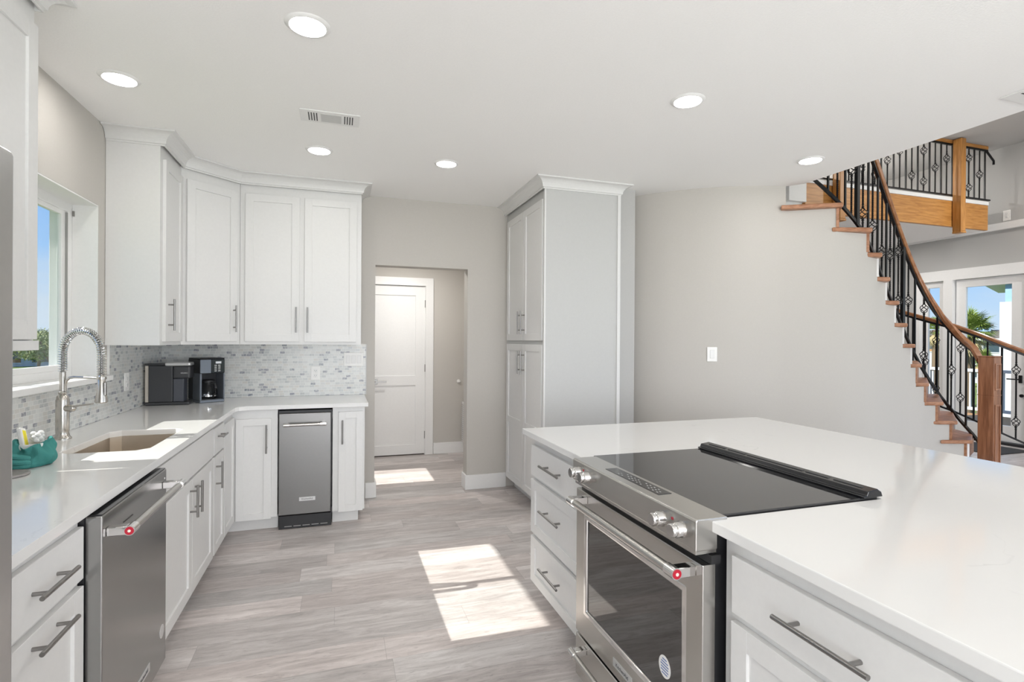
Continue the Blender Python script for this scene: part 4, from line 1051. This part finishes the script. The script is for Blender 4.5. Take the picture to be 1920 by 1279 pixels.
# teal cloth bunched round a glass caddy
cx, cy_ = -1.105, 2.455
mb = MB(); n = 64; rows = 16; R = []
for i in range(rows+1):
    f = i/rows; ringv = []
    for j in range(n):
        a_ = 2*math.pi*j/n
        fold = .010*math.sin(4*a_+2.2*f*3)+.006*math.sin(9*a_-5*f)+.003*math.sin(17*a_+6*f)
        r = (.062+.018*math.sin(math.pi*min(1, f*1.15)))*(1-.10*f)+fold*(0.4+f*.6)
        if f < .08: r *= .94
        sag = .012*math.sin(2*a_+1)+.006*math.sin(5*a_)
        ringv.append(mb.b.verts.new((cx+r*math.cos(a_)*1.0, cy_+r*math.sin(a_)*1.0, .9145+(.088+sag)*f)))
    R.append(ringv)
for i in range(5):
    f = (i+1)/5; R.append([mb.b.verts.new((cx+(v.co.x-cx)*(1-.28*f)/(1), cy_+(v.co.y-cy_)*(1-.28*f), v.co.z-.03*f*f+.004*math.sin(f*3))) for v in R[rows]])
for A, B in zip(R, R[1:]):
    for j in range(n): mb.b.faces.new((A[j], A[(j+1) % n], B[(j+1) % n], B[j]))
t = thing('dish_cloth', (cx, cy_, .914), 'crumpled teal cloth wrapped round a small caddy by the sink', 'cloth')
o = mb.build('cloth_body', 'teal_cloth', t, True); so_ = o.modifiers.new('solid', 'SOLIDIFY'); so_.thickness = .004
sub = o.modifiers.new('sub', 'SUBSURF'); sub.levels = 1; sub.render_levels = 1
# trailing folded corner of the cloth
mb = MB()
for q, (dz, dr) in enumerate(((.012, 0), (.022, .006), (.034, .003))):
    pts = []
    for i in range(19):
        f = i/18; a_ = math.radians(165+130*f)
        r = .088+dr+.016*math.sin(f*math.pi)+.006*math.sin(9*f+q)
        pts.append(Vector((cx+r*math.cos(a_)*.98, cy_+r*math.sin(a_), .9145+dz+.03*math.sin(f*math.pi)*(.5+.4*q)+.004*math.sin(14*f))))
    mb.sweep(pts, [(-.011, -.009), (.0, -.012), (.011, -.008), (.013, .004), (.004, .011), (-.009, .009), (-.013, 0)])
o = mb.build('cloth_folds', 'teal_cloth', t, True); sub = o.modifiers.new('sub', 'SUBSURF'); sub.levels = 1; sub.render_levels = 1
tag(MB().lathe([(0, 0), (.044, 0), (.046, .003), (.046, .085), (.043, .085), (.043, .006), (0, .006)], (cx, cy_, .9145)).build('caddy_cup', 'plate_white', None, True), 'white cup holding brushes inside the teal cloth', 'cup')
t = thing('dish_brush', (cx-.005, cy_-.012, .925), 'white dish brush with a yellow stripe standing in the cup', 'brush')
tl = Matrix.Translation((cx-.008, cy_+.0, .928)) @ Matrix.Rotation(math.radians(-14), 4, 'X') @ Matrix.Rotation(math.radians(-16), 4, 'Y')
MB().box(-.008, .008, -.018, .018, 0, .132, .004, 2, mat=tl).build('handle', 'plate_white', t); MB().box(-.009, .0095, -.012, .011, .06, .122, .002, mat=tl).build('stripe', 'yellow', t)
t = thing('scrub_sponge', (cx+.01, cy_+.03, .93), 'crumpled white scrubber in the cup beside the yellow striped brush', 'sponge')
mb = MB()
for i in range(14):
    a_ = i*2.4; mb.ball((cx+.012+.012*math.cos(a_), cy_+.022+.010*math.sin(a_), 1.000+.0026*i), .009, (1.2, .8, 1), 8)
mb.build('scrubber', 'plate_white', t, True)
tag(MB().lathe([(0, 0), (.062, 0), (.066, .003), (.066, .008), (.060, .010), (.054, .006), (0, .006)], (-1.10, 2.285, .9143), 40).build('soap_dish', 'gray_rubber', None, True), 'flat round taupe dish at the counter edge near the refrigerator', 'dish')

# ------------------------------------------------------------------ outside
g = struct(MB().box(-90, 110, -60, 110, -3.3, -3.2).build('ground', 'lawn'))
struct(MB().box(9.0, 13.0, -2, 9, -.28, -.12).build('floor_deck', 'deck_wood'))
t = thing('deck_railing', (12.5, 5, -.12), 'white railing along the outdoor deck beyond the french doors', 'railing')
MB().box(12.86, 12.96, -2, 9, .78, .84).build('top_rail', 'siding_white', t); MB().box(12.88, 12.94, -2, 9, -.04, .02).build('bottom_rail', 'siding_white', t)
for i in range(9): MB().box(12.86, 12.96, -1.9+i*1.3, -1.8+i*1.3, -.12, .78).build('post', 'siding_white', t)
mb = MB()
for i in range(70): mb.box(12.895, 12.925, -1.75+i*.15, -1.72+i*.15, .02, .78)
mb.build('pickets', 'siding_white', t)
def house(name, label, loc, ang, w, d, h, roof_h, floors=2, cup=False, wall='siding_white', base=-3.2):
    R = Matrix.Translation(loc) @ Matrix.Rotation(ang, 4, 'Z')
    t = thing(name, loc, label, 'house')
    MB().box(-w/2, w/2, 0, d, base, h, mat=R).build('walls', wall, t)
    mb = MB(); e_ = .5; v = [R @ Vector(p) for p in ((-w/2-e_, -e_, h), (w/2+e_, -e_, h), (w/2+e_, d+e_, h), (-w/2-e_, d+e_, h), (-w/2+d/2, d/2, h+roof_h), (w/2-d/2, d/2, h+roof_h))]
    bv = [mb.b.verts.new(p) for p in v]
    for f in ((0, 1, 5, 4), (1, 2, 5), (2, 3, 4, 5), (3, 0, 4), (3, 2, 1, 0)): mb.b.faces.new([bv[q] for q in f])
    mb.build('roof', 'shingle', t)
    MB().box(-w/2-.52, w/2+.52, -.56, -.48, h-.25, h+.06, mat=R).build('fascia', 'siding_white', t)
    nw = max(2, int(w/1.9))
    for fl in range(floors):
        zb = h-.35-1.25-fl*2.9
        for i in range(nw):
            x = -w/2+(i+.5)*w/nw
            f = MB().wall('y', -.06, .02, x-.75, x+.75, zb, zb+1.25, [(x-.68, x+.68, zb+.1, zb+1.15)]); bmesh.ops.transform(f.b, matrix=R, verts=f.b.verts)
            f = f.build('window', 'siding_white', t); MB().box(x-.68, x+.68, -.012, .0, zb+.1, zb+1.15, mat=R).build('pane', 'window_dark', f)
            if fl == 0 and i % 2 == 0: MB().box(x-.66, x+.66, -.03, -.014, zb+.1, zb+.38, mat=R).build('balcony_slats', 'deck_wood', t)
    if cup:
        MB().box(-.9, .9, d/2-.9, d/2+.9, h+roof_h-.9, h+roof_h+.5, mat=R).build('cupola', 'siding_blue', t)
        MB().box(-1.15, 1.15, d/2-1.2, d/2+1.2, h+roof_h+.51, h+roof_h+.62, mat=R).build('cupola_roof', 'shingle', t)
        for i in range(3): MB().box(-.75+i*.53, -.35+i*.53, d/2-.93, d/2-.9, h+roof_h-.05, h+roof_h+.42, mat=R).build('cupola_window', 'window_dark', t)
    return t
def wp(u, D, z=0):
    x, y = pl(u, D); return Vector((x, y, z))
house('beach_house', 'white beach house with brown hip roof and blue cupola seen through the french door', wp(1838, 60), -math.radians(60), 19, 9, 1.85, 1.1, 2, True)
house('beach_house', 'pale house partly seen through the narrow sidelight', wp(1725, 95), -math.radians(56), 9, 8, .6, 1.0, 2)
# neighbouring wing seen close by at the right of the glass
o_ = wp(1884, 13.5); R = Matrix.Translation(o_) @ Matrix.Rotation(-math.radians(66), 4, 'Z')
t = thing('house_wing', (o_.x, o_.y, -3.2), 'white and blue sided house corner close outside at the right of the door glass', 'house')
MB().box(.0, 3.0, .0, 3, -3.2, 2.9, mat=R).build('walls', 'siding_blue', t)
MB().box(-.10, .13, -.03, 3.0, -3.2, 2.45, mat=R).build('corner_board', 'siding_white', t)
mb = MB()
for i in range(14): mb.box(.13, 3.0, -.02-.006*(i % 2), .0, .95+i*.11, 1.05+i*.11, mat=R)
mb.build('clapboards', 'siding_white', t)
MB().box(.13, 3.0, -.025, 0, .80, .94, mat=R).build('belt_board', 'siding_white', t)
MB().box(-.42, 3.2, -.15, 3.2, 2.91, 3.02, mat=R).build('eave', 'siding_white', t)
house('beach_house', 'white house outside the sink window beyond the trees', tuple(wp(50, 42)), math.radians(24), 12, 8, 0.85, .9, 1)

def palm(loc, h, label, seed, nf=46, fl=1.5):
    rnd = random.Random(seed); t = thing('palm_tree', loc, label, 'palm tree', None); x, y, z = loc
    pts = [Vector((x+.15*math.sin(i/10*1.5), y, z+h*i/10)) for i in range(11)]
    mb = MB().tube(pts, .17, 10); mb.build('trunk', 'bark', t, True)
    c = pts[-1]
    for part, mat, cnt, e0, e1 in (('fronds', 'palm_leaf', nf, -15, 85), ('dry_fronds', 'palm_dry', nf//3, -75, -30)):
        mb = MB()
        for i in range(cnt):
            az = rnd.uniform(0, 2*math.pi); el = math.radians(rnd.uniform(e0, e1)); L = fl*rnd.uniform(.75, 1.1)
            d = Vector((math.cos(az)*math.cos(el), math.sin(az)*math.cos(el), math.sin(el)))
            hub = c+d*L*.45-Vector((0, 0, .05)); side = d.cross(Vector((0, 0, 1)));
            if side.length < .01: side = Vector((1, 0, 0))
            side.normalize(); upv = side.cross(d)
            mb.tube([c, c+d*L*.22, hub], .012, 4)
            for q in range(15):                         # fan of narrow leaflets
                a_ = math.radians(-78+q*156/14); dd = (d*math.cos(a_)+side*math.sin(a_)).normalized(); l2 = L*.62*(1-.25*abs(a_)/1.4)
                p1 = hub+dd*l2*.55; p2 = hub+dd*l2-Vector((0, 0, .10*L+rnd.uniform(0, .08))); wv = (upv*.35+side.cross(dd)).normalized().cross(dd)*.022*L
                mb.poly([hub, p1-wv, p1+Vector((0, 0, .01))]); mb.poly([hub, p1+Vector((0, 0, .01)), p1+wv]); mb.poly([p1-wv, p2, p1+wv])
        mb.build(part, mat, t, fix=False)
    return t
palm(tuple(wp(1810, 19, -3.2)), 5.0, 'large fan palm filling the left of the french door glass', 3, 60, 1.0)
palm(tuple(wp(1752, 25, -3.2)), 5.2, 'fan palm seen through the narrow sidelight', 5, 40, .8)
palm(tuple(wp(1838, 30, -3.2)), 3.6, 'low fan palm in front of the white beach house', 6, 40, .9)
def tree(loc, h, r, label, seed, mat='shrub_leaf', cat='tree', name='leafy_tree', n=3200, leaf=.055):
    rnd = random.Random(seed); t = thing(name, loc, label, cat); x, y, z = loc
    mb = MB().tube([Vector((x, y, z)), Vector((x+.1, y, z+h*.4)), Vector((x, y+.05, z+h*.75))], .09 if h > 2 else .03, 8)
    for i in range(6):
        a_ = i*1.05; mb.tube([Vector((x, y, z+h*.4)), Vector((x+r*.55*math.cos(a_), y+r*.55*math.sin(a_), z+h*.75))], .03 if h > 2 else .012, 5)
    mb.build('trunk', 'bark', t, True)
    mb = MB(); blobs = [(rnd.uniform(-.6, .6)*r, rnd.uniform(-.6, .6)*r, z+h*rnd.uniform(.5, .85), r*rnd.uniform(.35, .6)) for _ in range(9)]
    for i in range(n):
        bx_, by_, bz_, br = rnd.choice(blobs); v = Vector((rnd.gauss(0, 1), rnd.gauss(0, 1), rnd.gauss(0, 1))).normalized()*br*rnd.uniform(.55, 1.05)
        p = Vector((x+bx_, y+by_, bz_))+v; a = Vector((rnd.gauss(0, 1), rnd.gauss(0, 1), rnd.gauss(0, 1))).normalized()*leaf; b = a.cross(v.normalized()+Vector((.1, 0, 0))).normalized()*leaf*.5
        mb.poly([p-a, p+b, p+a, p-b])
    mb.build('foliage', mat, t, fix=False)
struct(MB().box(-60, -4, 8, 90, -3.19, -.95).build('ground_lawn', 'lawn'))
tree(tuple(wp(101, 19, -.95)), 2.9, .85, 'rounded green tree outside the sink window', 2)
tree(tuple(wp(70, 30, -.95)), 3.0, 1.2, 'taller tree further off beyond the sink window', 4, n=3200, leaf=.08)
tree(tuple(wp(1790, 38, -3.2)), 1.6, 2.2, 'low hedge-like shrub on the lawn beyond the deck', 8, name='garden_shrub', cat='shrub', n=1400, leaf=.12)
